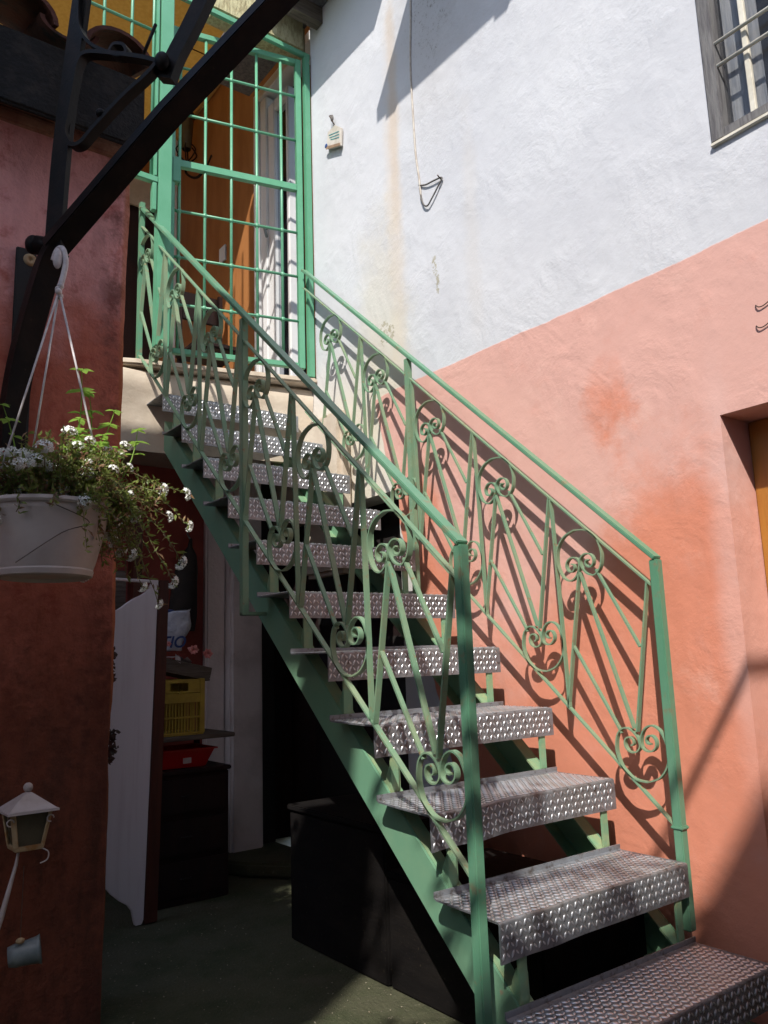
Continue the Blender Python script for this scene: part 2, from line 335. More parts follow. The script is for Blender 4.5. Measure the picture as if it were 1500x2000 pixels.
def box(name, mat, parent, *a, bevel=.0, **k): return MB().box(*a).build(name, mat, parent, bevel=bevel, **k)
def catmull(P, n=6):
    out = []
    for i in range(len(P)-1):
        p0 = P[max(i-1, 0)]; p1 = P[i]; p2 = P[i+1]; p3 = P[min(i+2, len(P)-1)]
        for k in range(n):
            t = k/n
            out.append(tuple(.5*((2*b_)+(-a+c_)*t+(2*a-5*b_+4*c_-d)*t*t+(-a+3*b_-3*c_+d)*t**3) for a, b_, c_, d in zip(p0, p1, p2, p3)))
    out.append(tuple(P[-1])); return out

# ================================================================== ground
XW = .78
g = MB().add([(-60, -60, 0), (60, -60, 0), (60, 60, 0), (-60, 60, 0)], [(0, 1, 2, 3)]).build('ground', 'ground'); g['kind'] = 'structure'
fl = MB().prism([(.36, 2.28), (.47, 2.05), (.60, 1.90), (.777, 1.84), (.777, 2.42), (.36, 2.42)], .004, .065, 'z').build('concrete_step', 'ground', None, bevel=.012)
fl['kind'] = 'structure'

# ================================================================== right house wall
house = thing('house_wall', 'tall plaster house wall painted white above and salmon pink below, beside the green staircase', 'wall')
mb = MB()
Y0, YE = -4.2, 1.905
wy0, wy1, wz0, wz1 = -1.25, -.238, 2.345, 3.75      # window hole
dy0, dy1, dz1 = -.95, -.166, 1.556                    # orange doorway
ky0, ky1, kz1 = 1.28, 2.45, 1.62                      # dark doorway under the stair
T1 = XW+.30
def wb(y0, y1, z0, z1): mb.box(XW, T1, y0, y1, z0, z1)
wb(Y0, dy0, -.2, wz0); wb(dy0, dy1, dz1, wz0); wb(dy1, ky0, -.2, wz0)
wb(ky0, ky1, kz1, 2.27); wb(ky1, 3.2, -.2, 2.27)
wb(ky0, YE, 2.27, wz0)
wb(Y0, wy0, wz0, wz1); wb(wy1, YE, wz0, wz1); wb(Y0, YE, wz1, 6.4)
wallm = mb.build('wall', 'house', house)
# orange painted end of the wall
box('end_trim', 'orange', house, XW-.006, XW+.075, YE+.001, YE+.085, 2.30, 4.05, bevel=.004)
# window
wf = MB()
wf.box(XW-.006, XW+.05, wy1-.036, wy1+.004, wz0-.0, wz1); wf.box(XW-.004, XW+.05, wy0, wy1-.036, wz0, wz0+.03)
win = wf.build('window_frame', 'timber', house, bevel=.003)
sl = MB(); sl.box(XW-.012, XW+.02, wy0, wy1+.004, wz0-.014, wz0-.003); sl.build('window_sill', 'muntin', house, bevel=.002)
box('window_pane', 'glass', win, XW+.028, XW+.032, wy0, wy1-.036, wz0+.03, wz1)
box('window_muntin', 'muntin', win, XW+.014, XW+.027, -.362, -.345, wz0+.03, wz1, bevel=.002)
box('curtain', 'curtain', win, XW+.06, XW+.065, -.375, wy1-.036, wz0+.03, wz1)
MB().add([(XW+.05, wy0, wz0), (T1, wy0, wz0), (T1, wy1, wz0), (T1, wy1, wz1), (T1, wy0, wz1)], [(1, 2, 3, 4)]).build('window_back', 'dark', win)
for z in (2.572, 2.645, 2.95, 3.02, 3.32, 3.39):
    MB().tube([(XW+.002, wy0, z), (XW+.002, wy1-.034, z)], .0055, 8).build('window_bar', 'muntin', win, smooth=True)
# doorway on the right edge
df = MB(); df.box(XW+.14, XW+.175, -.245, dy1-.001, .0, dz1-.001)
fr = df.build('door_frame', 'door_wood', house, bevel=.003)
box('door_panel', 'door_wood', house, XW+.15, XW+.168, dy0+.001, -.246, 0, dz1-.001)
box('door_hinge', 'wire', fr, XW+.128, XW+.141, -.245, -.215, .86, .90, bevel=.003)
# the dark doorway under the stair
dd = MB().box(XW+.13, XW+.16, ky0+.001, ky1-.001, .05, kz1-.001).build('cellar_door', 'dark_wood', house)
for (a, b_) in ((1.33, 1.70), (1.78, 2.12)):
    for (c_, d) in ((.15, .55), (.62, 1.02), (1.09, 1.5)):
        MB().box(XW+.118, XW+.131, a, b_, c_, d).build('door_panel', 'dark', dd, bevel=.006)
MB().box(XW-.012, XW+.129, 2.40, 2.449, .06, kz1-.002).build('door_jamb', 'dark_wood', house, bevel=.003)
# nails/hooks on the pink wall
for i, (y, z) in enumerate(((-.300, 1.822), (-.295, 1.765))):
    o = MB().tube(catmull([(XW+.004, y, z+.006), (XW-.004, y-.004, z+.003), (XW-.006, y-.012, z-.005), (XW-.005, y-.025, z-.005), (XW-.006, y-.045, z+.003)], 4), .0016, 6).build('wire_hook', 'wire', None, smooth=True)
    tag(o, ['upper thin rusty wire stub sticking out of pink wall at right edge', 'lower thin rusty wire stub sticking out of pink wall at right edge'][i], 'wire hook', 'rusty wire stubs on the pink wall')
# cable
cb = MB().tube(catmull([(XW-.004, 1.053, 4.2), (XW-.004, 1.06, 3.8), (XW-.004, 1.08, 3.5), (XW-.004, 1.078, 3.28), (XW-.005, 1.07, 3.05), (XW-.005, 1.055, 2.93), (XW-.005, 1.046, 2.82)], 5), .0042, 6).build('wall_cable', 'cable', None, smooth=True)
tag(cb, 'thin pale cable running down white wall, ending in bent grey loop', 'cable')
lp = MB().tube(catmull([(XW-.004, 1.058, 2.895), (XW-.008, 1.01, 2.872), (XW-.010, .96, 2.862), (XW-.008, .908, 2.85), (XW-.010, .935, 2.82), (XW-.012, .975, 2.785), (XW-.010, 1.005, 2.772), (XW-.008, 1.035, 2.80), (XW-.004, 1.055, 2.88)], 5), .0035, 6).build('cable_loop', 'cable_dark', cb, smooth=True)
MB().tube([(XW-.002, .918, 2.848), (XW-.028, .912, 2.856)], .003, 6).build('cable_nail', 'wire', cb, smooth=True)
# plaque
pq = thing('wall_plaque', 'small pale hanging plaque with teal writing on white wall beside green gate', 'plaque')
pq_b = MB().prism([(1.735, 3.446), (1.615, 3.398), (1.608, 3.492), (1.66, 3.535), (1.722, 3.532)], XW-.022, XW-.006, 'x').build('plaque_board', 'plaque', pq, bevel=.002)
MB().prism([(1.737, 3.443), (1.613, 3.394), (1.613, 3.410), (1.737, 3.459)], XW-.0245, XW-.0225, 'x').build('plaque_rim', 'plaque_rim', pq)
for k, (a, z) in enumerate(((.085, 3.492), (.08, 3.476), (.07, 3.460))):
    MB().prism([(1.625+a, z+.012*1.0), (1.62, z-.018), (1.62, z-.014), (1.625+a, z+.016)], XW-.0235, XW-.0223, 'x').build('plaque_lettering', 'teal', pq)
MB().ball((XW-.024, 1.735, 3.462), .012, 6, (.2, 1, 1)).build('plaque_flower', 'blue', pq, smooth=True)
MB().tube([(XW-.004, 1.70, 3.62), (XW-.03, 1.69, 3.60), (XW-.014, 1.672, 3.548)], .003, 6).build('plaque_hook', 'wire', pq, smooth=True)
MB().ball((XW-.02, 1.682, 3.585), .013, 6, (.6, .7, 1.4)).build('plaque_bow', 'cable_dark', pq, smooth=True)

# roof eaves over the wall (above the frame; cast the shadows at the top of the wall)
ev = thing('roof_eave', 'timber roof eave overhanging the top of the white wall', 'eave')
mbx = MB(); mbx.prism([(.18, -4.2), (XW-.002, -4.2), (XW-.002, .80), (.18, .80)], 4.20, 4.27, 'z'); mbx.build('eave_board', 'timber', ev)
MB().prism([(.46, 1.05), (XW-.002, 1.05), (XW-.002, 2.6), (.46, 2.6)], 4.30, 4.36, 'z').build('eave_board', 'timber', ev)
for yy in (-3.2, -2.4, -1.6, -.8, 0.0, .70):
    box('rafter', 'timber', ev, .22, XW-.003, yy, yy+.07, 4.12, 4.199)
br = MB(); br.box(.60, XW-.002, 1.775, 1.835, 4.205, 4.299)
br.build('rafter', 'grey_wood', ev)

# ================================================================== landing, porch
land = thing('landing', 'pale stone and cream plaster landing at the top of the stairs, under the gate', 'landing')
slab = MB().prism([(-1.6, 2.12), (-.15, 2.12), (-.06, 2.085), (.777, 1.885), (.777, 3.95), (-1.6, 3.95)], 2.262, 2.292, 'z').build('stone_slab', 'stone', land, bevel=.008)
# curved plaster fascia under the nose
mb = MB(); prof = [(0.0, 2.261), (.035, 2.24), (.05, 2.20), (.045, 2.15), (.03, 2.10), (.03, 2.02), (.03, 1.87), (.5, 1.87), (.5, 2.261)]
path = [(-1.6, 2.06), (-.30, 2.06), (-.12, 2.09), (.05, 2.085), (.777, 1.93)]
vs = []; n = len(prof)
for (x, y) in path:
    for (dd_, z) in prof: vs.append((x, y+.05-dd_ if dd_ < .4 else y+.55, z))
fs = [(i*n+k, i*n+(k+1) % n, (i+1)*n+(k+1) % n, (i+1)*n+k) for i in range(len(path)-1) for k in range(n)]
fs += [tuple(range(n)), tuple(reversed(range((len(path)-1)*n, len(path)*n)))]
smooth_by_angle(mb.add(vs, fs).build('plaster_fascia', 'cream', land))
# cream plaster haunch beside the wall at the stair head
box('cream_haunch', 'cream', land, .70, .776, 1.60, 1.93, 1.30, 2.05, bevel=.02)
porch = thing('porch_room', 'orange walled porch behind the green gate under an ochre ceiling', 'porch')
box('side_wall', 'orange', porch, .86, .95, 2.66, 3.95, 2.292, 4.86)
box('side_wall', 'orange', porch, .86, .95, 1.992, 2.659, 4.36, 4.86)
mb = MB(); mb.box(.72, 2.0, 3.951, 4.03, 2.292, 4.86); mb.box(-1.6, .42, 3.951, 4.03, 2.292, 4.86); mb.box(.42, .72, 3.951, 4.03, 4.42, 4.86)
mb.build('back_wall', 'orange', porch)
box('door_lintel', 'cream', porch, .38, .76, 3.93, 3.949, 4.18, 4.419)
box('back_door', 'dark_room', porch, .421, .719, 3.985, 4.02, 2.292, 4.419)
box('corner_strip', 'white_pvc', porch, .79, .858, 3.89, 3.949, 2.292, 4.85, bevel=.004)
box('ceiling_moulding', 'ochre', porch, .835, .859, 2.0, 3.95, 4.78, 4.859, bevel=.005)
box('ceiling', 'awning', porch, -1.6, 1.0, 2.0, 4.03, 4.861, 4.872)
box('ceiling_batten', 'brown_wood', porch, -1.6, .83, 3.05, 3.056, 4.855, 4.860)
box('left_wall', 'orange', porch, -1.69, -1.601, 2.14, 4.03, 2.292, 4.86)
# room behind the open door
rm = MB(); rm.box(.96, 1.9, 3.3, 3.36, 2.292, 4.6); rm.box(1.9, 1.96, 1.93, 3.3, 2.292, 4.6); rm.box(.951, 1.96, 1.906, 3.36, 2.2, 2.29); rm.box(.951, 1.96, 1.906, 3.36, 4.6, 4.66)
rm.build('inner_room', 'dark_room', porch)
dr = thing('glazed_door', 'white framed glazed door standing in orange porch wall behind green gate', 'door')
box('door_casing', 'white_pvc', dr, .835, .95, 2.60, 2.658, 2.292, 4.355, bevel=.004)
box('door_casing', 'white_pvc', dr, .835, .95, 1.992, 2.599, 4.29, 4.355, bevel=.004)
box('door_stile', 'white_pvc', dr, .845, .90, 2.515, 2.59, 2.30, 4.28, bevel=.006)
box('door_stile', 'white_pvc', dr, .852, .905, 2.43, 2.506, 2.30, 4.20, bevel=.006)
box('door_stile', 'white_pvc', dr, .852, .905, 2.27, 2.300, 2.30, 4.20, bevel=.006)
box('door_rail', 'white_pvc', dr, .852, .905, 2.301, 2.429, 4.13, 4.20, bevel=.004)
box('door_rail', 'white_pvc', dr, .852, .905, 2.301, 2.429, 2.30, 2.42, bevel=.004)
box('door_glass', 'glass', dr, .872, .878, 2.301, 2.429, 2.421, 4.129)
MB().tube([(.84, 2.50, 3.40), (.82, 2.50, 3.40), (.82, 2.47, 3.33)], .008, 8).build('door_handle', 'zinc', dr, smooth=True)
sk = box('wall_socket', 'white_pvc', None, .848, .8595, 3.07, 3.165, 3.46, 3.575, bevel=.006); tag(sk, 'small white light switch plate on orange porch wall', 'switch')
# wall lamp on the orange wall
lm = thing('wall_lamp', 'wrought iron glass wall lantern fixed on orange porch wall behind gate', 'lamp')
lc = (.76, 3.50, 4.45)
MB().lathe([(.02, .30), (.055, .27), (.06, .255), (.01, .255)], lc, 12).build('lamp_cap', 'iron', lm, smooth=False)
MB().lathe([(.05, .25), (.035, .02), (.03, 0)], lc, 12).build('lamp_glass', 'lantern_glass', lm, smooth=True)
mb = MB()
for k in range(6):
    A = k*math.pi/3; ca, sa = math.cos(A), math.sin(A)
    mb.tube(catmull([(lc[0]+.04*ca, lc[1]+.04*sa, lc[2]+.03), (lc[0]+.075*ca, lc[1]+.075*sa, lc[2]-.02), (lc[0]+.045*ca, lc[1]+.045*sa, lc[2]-.07), (lc[0], lc[1], lc[2]-.10)], 4), .005, 5)
mb.build('lamp_cage', 'iron', lm, smooth=True)
MB().tube(catmull([(lc[0], lc[1], lc[2]-.09), (lc[0], lc[1], lc[2]-.18), (lc[0]+.05, lc[1]-.06, lc[2]-.23), (.858, lc[1]-.13, lc[2]-.16), (.858, lc[1]-.2, lc[2]-.12)], 5), .009, 6).build('lamp_arm', 'iron', lm, smooth=True)
# stool/chair
ch = thing('dark_chair', 'dark wooden chair standing in the porch behind the gate', 'chair')
box('seat', 'dark_wood', ch, .50, .80, 2.72, 3.02, 2.70, 2.735, bevel=.01)
for (x, y) in ((.51, 2.73), (.77, 2.73), (.51, 2.99), (.77, 2.99)):
    box('leg', 'dark_wood', ch, x, x+.025, y, y+.025, 2.293, 2.699)
for x in (.51, .77): box('back_post', 'dark_wood', ch, x, x+.025, 2.995, 3.018, 2.736, 3.16)
box('backrest', 'dark_wood', ch, .536, .769, 2.998, 3.014, 2.96, 3.14, bevel=.006)

# stucco above the gate
up = thing('upper_wall', 'rough yellow beige stucco wall above the green gate', 'wall')
smooth_by_angle(MB().box(.20, .779, 1.925, 2.05, 4.11, 6.2).build('stucco', 'stucco', up, bevel=.03, seg=4))

# ================================================================== gate
gate = thing('gate', 'tall green barred metal gate closing the top of the stairs', 'gate')
G0 = Vector((-.06, 2.105, 0)); GU = Vector((.97326, -.22971, 0)); GN = Vector((-.22971, -.97326, 0))
def gp(s_, z, off=0): v = G0+GU*s_+GN*off; return (v.x, v.y, z)
def gbar(name, a, b_, wd, th, mat='green2', off=0):
    return MB().bar([gp(*a, off), gp(*b_, off)], GN, th, wd).build(name, mat, gate, bevel=.002)
gbar('gate_stile', (.790, 2.335), (.790, 4.05), .030, .03)
gbar('gate_stile', (.150, 2.335), (.150, 4.05), .030, .03)
gbar('top_rail', (.166, 4.035), (.774, 4.035), .03, .028)
gbar('middle_rail', (.166, 3.306), (.774, 3.306), .036, .028)
gbar('bottom_rail', (.166, 2.350), (.774, 2.350), .026, .028)
gbar('lock_plate', (.172, 3.20), (.172, 3.33), .035, .04, off=.004)
for sx_ in (.188, .311, .440, .569, .697):
    MB().tube([gp(sx_, 2.36), gp(sx_, 4.025)], .0075, 8).build('upright_bar', 'green2', gate, smooth=True)
for z in (3.832, 3.577, 3.058, 2.820, 2.582):
    cbar = MB().tube([gp(.166, z, .003), gp(.774, z, .003)], .007, 8).build('cross_bar', 'green2', gate, smooth=True)
    for sx_ in (.188, .311, .440, .569, .697):
        MB().tube([gp(sx_, z-.011), gp(sx_, z-.006), gp(sx_, z+.006), gp(sx_, z+.011)], .011, 8, [.008, .0125, .0125, .008]).build('cross_joint', 'green2', cbar, smooth=True)
gf = thing('gateway', 'green metal posts and top beam framing the barred gate', 'gateway')
box('right_post', 'green2', gf, .738, .770, 1.895, 1.925, 2.294, 4.10, bevel=.003)
box('left_post', 'green2', gf, -.040, .022, 1.90, 1.95, 2.294, 4.9, bevel=.003)
box('top_beam', 'green2', gf, .023, .776, 1.90, 1.922, 4.074, 4.104, bevel=.003)
lt = thing('lattice_window', 'green barred metal lattice panel left of the gate post', 'grille')
for x in (-.068, -.171, -.297, -.431, -.557, -.69, -.82, -.95):
    MB().tube([(x, 1.925, 3.10), (x, 1.925, 4.85)], .0075, 8).build('upright_bar', 'green2', lt, smooth=True)
for z in (4.35, 4.10, 3.845, 3.59, 3.34):
    MB().tube([(-1.1, 1.92, z), (-.041, 1.92, z)], .007, 8).build('cross_bar', 'green2', lt, smooth=True)
box('bottom_rail', 'green2', lt, -1.1, -.041, 1.905, 1.935, 3.068, 3.098, bevel=.003)
box('side_post', 'green2', lt, -.066, -.046, 1.905, 1.935, 2.93, 3.066, bevel=.003)
box('side_post', 'green2', lt, -.060, -.046, 1.905, 1.935, 3.099, 4.85, bevel=.003)

# ================================================================== staircase
RISE, RUN, WD, FLAP = .19, .21273, .679, .082
SL = RISE/RUN
stair = thing('staircase', 'steep open metal staircase with diamond plate treads and green stringers', 'staircase')
def lug(mb, P, N, T, L=.0178, W=.0062, H=.0026):
    """one raised lens; P centre, N normal, T long direction"""
    B = N.cross(T)
    vs = [P-T*L/2, P-T*L*.22-B*W/2, P+T*L*.22-B*W/2, P+T*L/2, P+T*L*.22+B*W/2, P-T*L*.22+B*W/2, P-T*L*.26+N*H, P+T*L*.26+N*H]
    mb.add(vs, [(0, 1, 6), (1, 2, 7, 6), (2, 3, 7), (3, 4, 7), (4, 5, 6, 7), (5, 0, 6)])
def make_tread(k):
    y0 = (k-2)*RUN; z0 = k*RISE; rd = .007
    rnd = random.Random(k*13+5)
    bend = {1: .2, 2: .9, 3: 1.5, 4: .6}.get(k, .25)
    a1, a2, a3 = rnd.random()*6, rnd.random()*6, rnd.random()*6
    def D(x, y, z):
        t = max(0, 1-x/.22); yy = (y-y0)/RUN
        dz = -.012*bend*t*t*(1-yy)*.5 + .0007*bend*math.sin(9*x+a1)*math.sin(3*yy+a2) - .006*bend*math.exp(-((x-.16)/.06)**2)*max(0, .7-yy)
        dy = .0010*bend*math.sin(8*x+a3)*(1 if z < z0-.01 else .2)
        return Vector((x, y+dy, z+dz))
    # profile: list of (y, z, ny, nz)
    prof = [(y0+RUN-.004, z0+.014), (y0+RUN-.003, z0+.002), (y0+RUN-.008, z0), ]
    prof += [(y0+RUN*(1-i/5), z0) for i in range(1, 5)]
    prof += [(y0+rd-rd*math.sin(a), z0-rd+rd*math.cos(a)) for a in (0, .4, .8, 1.2, 1.571)]
    prof += [(y0, z0-.04), (y0, z0-FLAP)]
    nx = 28; mb = MB(); n = len(prof); th = .004
    vs = []
    for side in (0, 1):
        for i in range(nx+1):
            x = WD*i/nx
            for j, (y, z) in enumerate(prof):
                if side:
                    a = prof[max(j-1, 0)]; c_ = prof[min(j+1, n-1)]
                    t = Vector((c_[0]-a[0], c_[1]-a[1])).normalized(); y, z = y-t.y*th, z+t.x*th
                    # inward normal of the sheet
                vs.append(D(x, y, z))
    fs = []; o_ = (nx+1)*n
    for i in range(nx):
        for j in range(n-1):
            q = (i*n+j, i*n+j+1, (i+1)*n+j+1, (i+1)*n+j); fs.append(q); fs.append(tuple(o_+v for v in reversed(q)))
    for i in range(nx):
        for j in (0, n-1): fs.append((i*n+j, (i+1)*n+j, o_+(i+1)*n+j, o_+i*n+j))
    for i in (0, nx):
        for j in range(n-1): fs.append((i*n+j, i*n+j+1, o_+i*n+j+1, o_+i*n+j))
    t = smooth_by_angle(mb.add(vs, fs).build('tread', 'steel', stair))
    # lugs
    lm_ = MB(); sp = .0165
    spx = .0136
    for i in range(int(WD/spx)):
        x = .007+spx*i
        for j in range(int((RUN-.012)/sp)+1):
            y = y0+.010+sp*j
            if y > y0+RUN-.010: break
            s45 = 1 if (i+j) % 2 else -1
            P = D(x, y, z0); lug(lm_, P+Vector((0, 0, .0001)), Vector((0, 0, 1)), Vector((.7071, .7071*s45, 0)))
        for j in range(5):
            z = z0-.014-.0178*j
            if z < z0-FLAP+.002: break
            s45 = 1 if (i+j) % 2 else -1
            P = D(x, y0, z); lug(lm_, P+Vector((0, -.0001, 0)), Vector((0, -1, 0)), Vector((.45, 0, .893)) if s45 > 0 else Vector((-.70, 0, .714)), .0180 if s45 > 0 else .0135, .0052 if s45 > 0 else .0042, .0030 if s45 > 0 else .0018)
    l = lm_.build('tread_lugs', 'lug', t, smooth=True); l['kind'] = 'stuff'
for k in range(1, 12): make_tread(k)
def zl(y, t): return SL*y+t
# stringers
for side, (xa, xb) in enumerate(((.050, .056), (.640, .646))):
    ya, yb_ = -.33, 2.02
    poly = [(ya, zl(ya, .055)), (yb_, zl(yb_, .055)), (yb_, zl(yb_, .192)), (ya, zl(ya, .192))]
    poly = [(y, max(z, .006)) for y, z in poly]
    ya0 = (0.006-.055)/SL
    poly = [((.006-.192)/SL, .006), (ya0, .006), (yb_, zl(yb_, .055)), (yb_, zl(yb_, .192))]
    st = MB().prism(poly, xa, xb, 'x').build('stringer', 'green_str', stair, bevel=.0015)
    sg = 1 if side == 0 else -1
    fx0, fx1 = (xb+.0005, xb+.04) if side == 0 else (xa-.04, xa-.0005)
    for t0 in (.055, .185):
        pl = [((.006-t0)/SL, .006), ((.006-t0-.007)/SL, .006), (yb_, zl(yb_, t0+.007)), (yb_, zl(yb_, t0))]
        MB().prism(pl, fx0, fx1, 'x').build('stringer_flange', 'pale_green', st)
    # brackets and risers
    for k in range(2, 12):
        y = (k-2)*RUN; x0 = .052 if side == 0 else .618
        MB().box(x0, x0+.026, y+.004, y+.010, (k-1)*RISE+.004, k*RISE-.005).build('riser_post', 'pale_green', stair, bevel=.001)
        if side == 0:
            MB().prism([(y+.012, (k-1)*RISE+.002), (y+.014, (k-1)*RISE+.066), (y+.020, (k-1)*RISE+.080), (y+.034, (k-1)*RISE+.050), (y+.040, (k-1)*RISE+.002)], .058, .090, 'x').build('tread_gusset', 'pale_green', stair, bevel=.001)

# ------------------------------------------------------------------ railings
HALF = [(0, 1), (.5, .87), (.87, .5), (1, 0), (.96, -.38), (.82, -.70), (.56, -.87), (.30, -.80), (.12, -.60), (.03, -.36), (.05, -.16), (.20, -.03), (.40, -.02), (.57, -.14), (.62, -.33), (.54, -.50), (.38, -.54), (.26, -.44), (.27, -.30), (.38, -.25)]
def scroll(X, yc, zc, Rr, flip, parent, tilt=.12, wd=.016):
    mb = MB()
    for sd in (1, -1):
        pts = []
        for (a, b_) in catmull(HALF, 4):
            if flip: b_ = -b_
            a *= sd
            # tilt so that the up-stair side sits slightly lower as in the photo
            ca, sa = math.cos(tilt), math.sin(tilt)
            a, b_ = a*ca+b_*sa, -a*sa+b_*ca
            pts.append((X, yc+a*Rr*1.02, zc+b_*Rr*.96))
        mb.bar(pts, (1, 0, 0), wd, .0042)
    return smooth_by_angle(mb.build('scroll', 'green_old', parent))
def railing(label, X, P, nmod, yend, mid_bottom, wd):
    rt = thing('stair_railing', label, 'railing', 'scrollwork railings of the stairs')
    top = 1.150; sub = 1.062; bot = .424
    ya = .03
    def L(y, t): return (X, y, zl(y, t))
    MB().bar([L(ya-.006, top+.006), L(yend, top+.006)], (1, 0, 0), .034, .012).build('handrail', 'green', rt, bevel=.002)
    MB().bar([L(ya+.016, sub), L(yend, sub)], (1, 0, 0), wd, .005).build('upper_rail', 'green_old', rt)
    MB().bar([L(ya+.016, bot), L(yend, bot)], (1, 0, 0), wd, .005).build('lower_rail', 'green_old', rt)
    # newel
    MB().box(X-.0135, X+.0135, ya-.0135, ya+.0135, .005 if X < .2 else .205, zl(ya, top)-.002).build('newel_post', 'green', rt, bevel=.003)
    if X > .2: MB().box(X-.017, X+.017, ya-.018, ya+.018, .455, .465).build('weld_collar', 'green', rt, bevel=.003)
    ym = 1.095
    MB().box(X-.012, X+.012, ym-.012, ym+.012, mid_bottom, zl(ym, top)-.012).build('middle_post', 'green_old', rt, bevel=.002)
    if X < .2:
        MB().box(X-.012, X+.082, ym-.008, ym+.008, mid_bottom, mid_bottom+.012).build('post_foot', 'green_old', rt, bevel=.002)
        MB().box(X-.012, X+.012, yend-.012, yend+.012, 2.30, zl(yend, top)+.03).build('end_post', 'green', rt, bevel=.002)
    for i in range(nmod):
        o = i*P
        def b(y1, t1, y2, t2, w_=wd):
            MB().bar([L(y1+o, t1), L(y2+o, t2)], (1, 0, 0), w_, .0055).build('baluster', 'green_old', rt)
        last = (i == nmod-1)
        b(.062, sub-.004, .137, .578)
        if i: b(.055, sub-.004, .036, bot)
        if not (last and X > .2) or True:
            b(.300, .900, .378, bot+.004); b(.297, .900, .146, .578)
            b(.236, .958, .104, .842, wd*.8); b(.345, .640, .190, .524, wd*.8)
            scroll(X, .297+o, zl(.297+o, 1.218-SL*.297), .084, False, rt, wd=wd)
        scroll(X, .126+o, zl(.126+o, .645-SL*.126), .083, True, rt, wd=wd)
    i = nmod; o = i*P
    return rt
railing('green scrollwork railing on the open left side of the stairs, partly in shade', -.03, .355, 6, 2.135, 1.079, .016)
railing('green scrollwork railing along the sunlit pink and white house wall', .705, .3395, 5, 1.885, .95, .014)

# ================================================================== left red wall with tiled coping
lw = thing('red_wall', 'dark red plaster garden wall with a dark tiled coping, left of the stairs', 'wall')
from mathutils import noise as mn
mb = MB(); nx, nz = 30, 80; x0, x1, zt = -3.6, -.473, 2.56
vs = []; fs = []
xs = [x0+(x1-x0)*(1-(1-i/nx)**1.0) for i in range(nx+1)]
xs = [-3.6, -3.0, -2.4, -1.8]+[-1.4+(1.4-.473)*i/40 for i in range(41)]; nx = len(xs)-1
for j in range(nz+1):
    z = zt*j/nz
    for i, x in enumerate(xs):
        d = mn.noise(Vector((x*3, 1, z*3)))*.008+mn.noise(Vector((x*11, 1, z*11)))*.003
        e = max(0, 1-(x1-x)/.02); xx = x
        if i == nx: xx = x-(.035-.014*z)*.6+mn.noise(Vector((3, 1, z*5)))*.006+mn.noise(Vector((3, 9, z*22)))*.002
        vs.append((xx, 1.0-d+.010*e*e, z))
for j in range(nz):
    for i in range(nx): fs.append((j*(nx+1)+i, j*(nx+1)+i+1, (j+1)*(nx+1)+i+1, (j+1)*(nx+1)+i))
mb.add(vs, fs)
# side return
k0 = len(mb.v)
side = [(mb.v[j*(nx+1)+nx][0], 1.2, zt*j/nz) for j in range(nz+1)]
mb.v += side
for j in range(nz): mb.f.append((j*(nx+1)+nx, k0+j, k0+j+1, (j+1)*(nx+1)+nx))
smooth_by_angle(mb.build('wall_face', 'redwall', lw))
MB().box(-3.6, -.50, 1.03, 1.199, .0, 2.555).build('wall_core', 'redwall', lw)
MB().prism([(1.0, 2.495), (.985, 2.50), (.975, 2.525), (.985, 2.54), (.96, 2.555), (.95, 2.60), (1.2, 2.60), (1.2, 2.495)], -3.6, -.445, 'x').build('moulding', 'moulding', lw, bevel=.004)
MB().prism([(.94, 2.60), (.875, 2.462), (.86, 2.468), (.862, 2.70), (1.22, 2.74), (1.22, 2.601)], -3.6, -.482, 'x').build('eave_soffit', 'soffit', lw, bevel=.006)
def half_tile(cx, y0, z0, y1, z1, R1, up_, name='roof_tile', rot=0.0, th=.014):
    mb = MB(); seg = 12; vs = []
    for (y, z) in ((y0, z0), (y1, z1)):
        for rr in (R1, R1-th):
            for k in range(seg+1):
                A = math.pi*k/seg
                vs.append((cx+rr*math.cos(A), y, z+(rr*math.sin(A)*.85 if up_ else -rr*math.sin(A)*.6)))
    n = seg+1; fs = []
    for k in range(seg):
        fs += [(k, k+1, 2*n+k+1, 2*n+k), (n+k, 3*n+k, 3*n+k+1, n+k+1), (k, n+k, n+k+1, k+1), (2*n+k, 2*n+k+1, 3*n+k+1, 3*n+k)]
    for k in (0, seg): fs.append((k, 2*n+k, 3*n+k, n+k))
    return smooth_by_angle(mb.add(vs, fs).build(name, 'tile', lw))
for i in range(11):
    cx = -.575-.275*i
    dz = (.0, .02, -.01, .015)[i % 4]
    half_tile(cx, .825+.012*(i % 3), 2.725+dz, 1.25, 2.92+dz, .103, True)
    half_tile(cx-.1375, .85, 2.775, 1.25, 2.94, .085, False)
# ================================================================== iron bracket
bk = thing('iron_bracket', 'black wrought iron scroll bracket with a long diagonal arm, bolted to the red wall', 'bracket')
BU = Vector((.57730, -.81653, 0)); BN = Vector((-.81653, -.57730, 0)); BA = Vector((-.739, .82, 0))
def bp(s_, z, off=0): v = BA+BU*s_+BN*off; return (v.x, v.y, z)
def bbar(name, pts, wd, th, off=0, cr=True, mat='iron', wid=None, th_=None):
    P = catmull(pts, 5) if cr else pts
    if wid: 
        q = []
        for i in range(len(P)): q.append(wid[0]+(wid[1]-wid[0])*i/(len(P)-1))
        wid = q
    ref = BN
    if th_:
        T = (Vector(bp(*P[-1]))-Vector(bp(*P[0]))).normalized(); O = BN.cross(T)
        if O.z < 0: O = -O
        ref = BN*math.cos(th_)-O*math.sin(th_)
    return smooth_by_angle(MB().bar([bp(a, z, off) for a, z in P], ref, wd, th, wid).build(name, mat, bk, bevel=.003 if not cr else .0))
bbar('diagonal_arm', [(-.005, 2.045), (.353, 2.362), (.80, 2.708)], .046, .062, 0, False, th_=1.2)
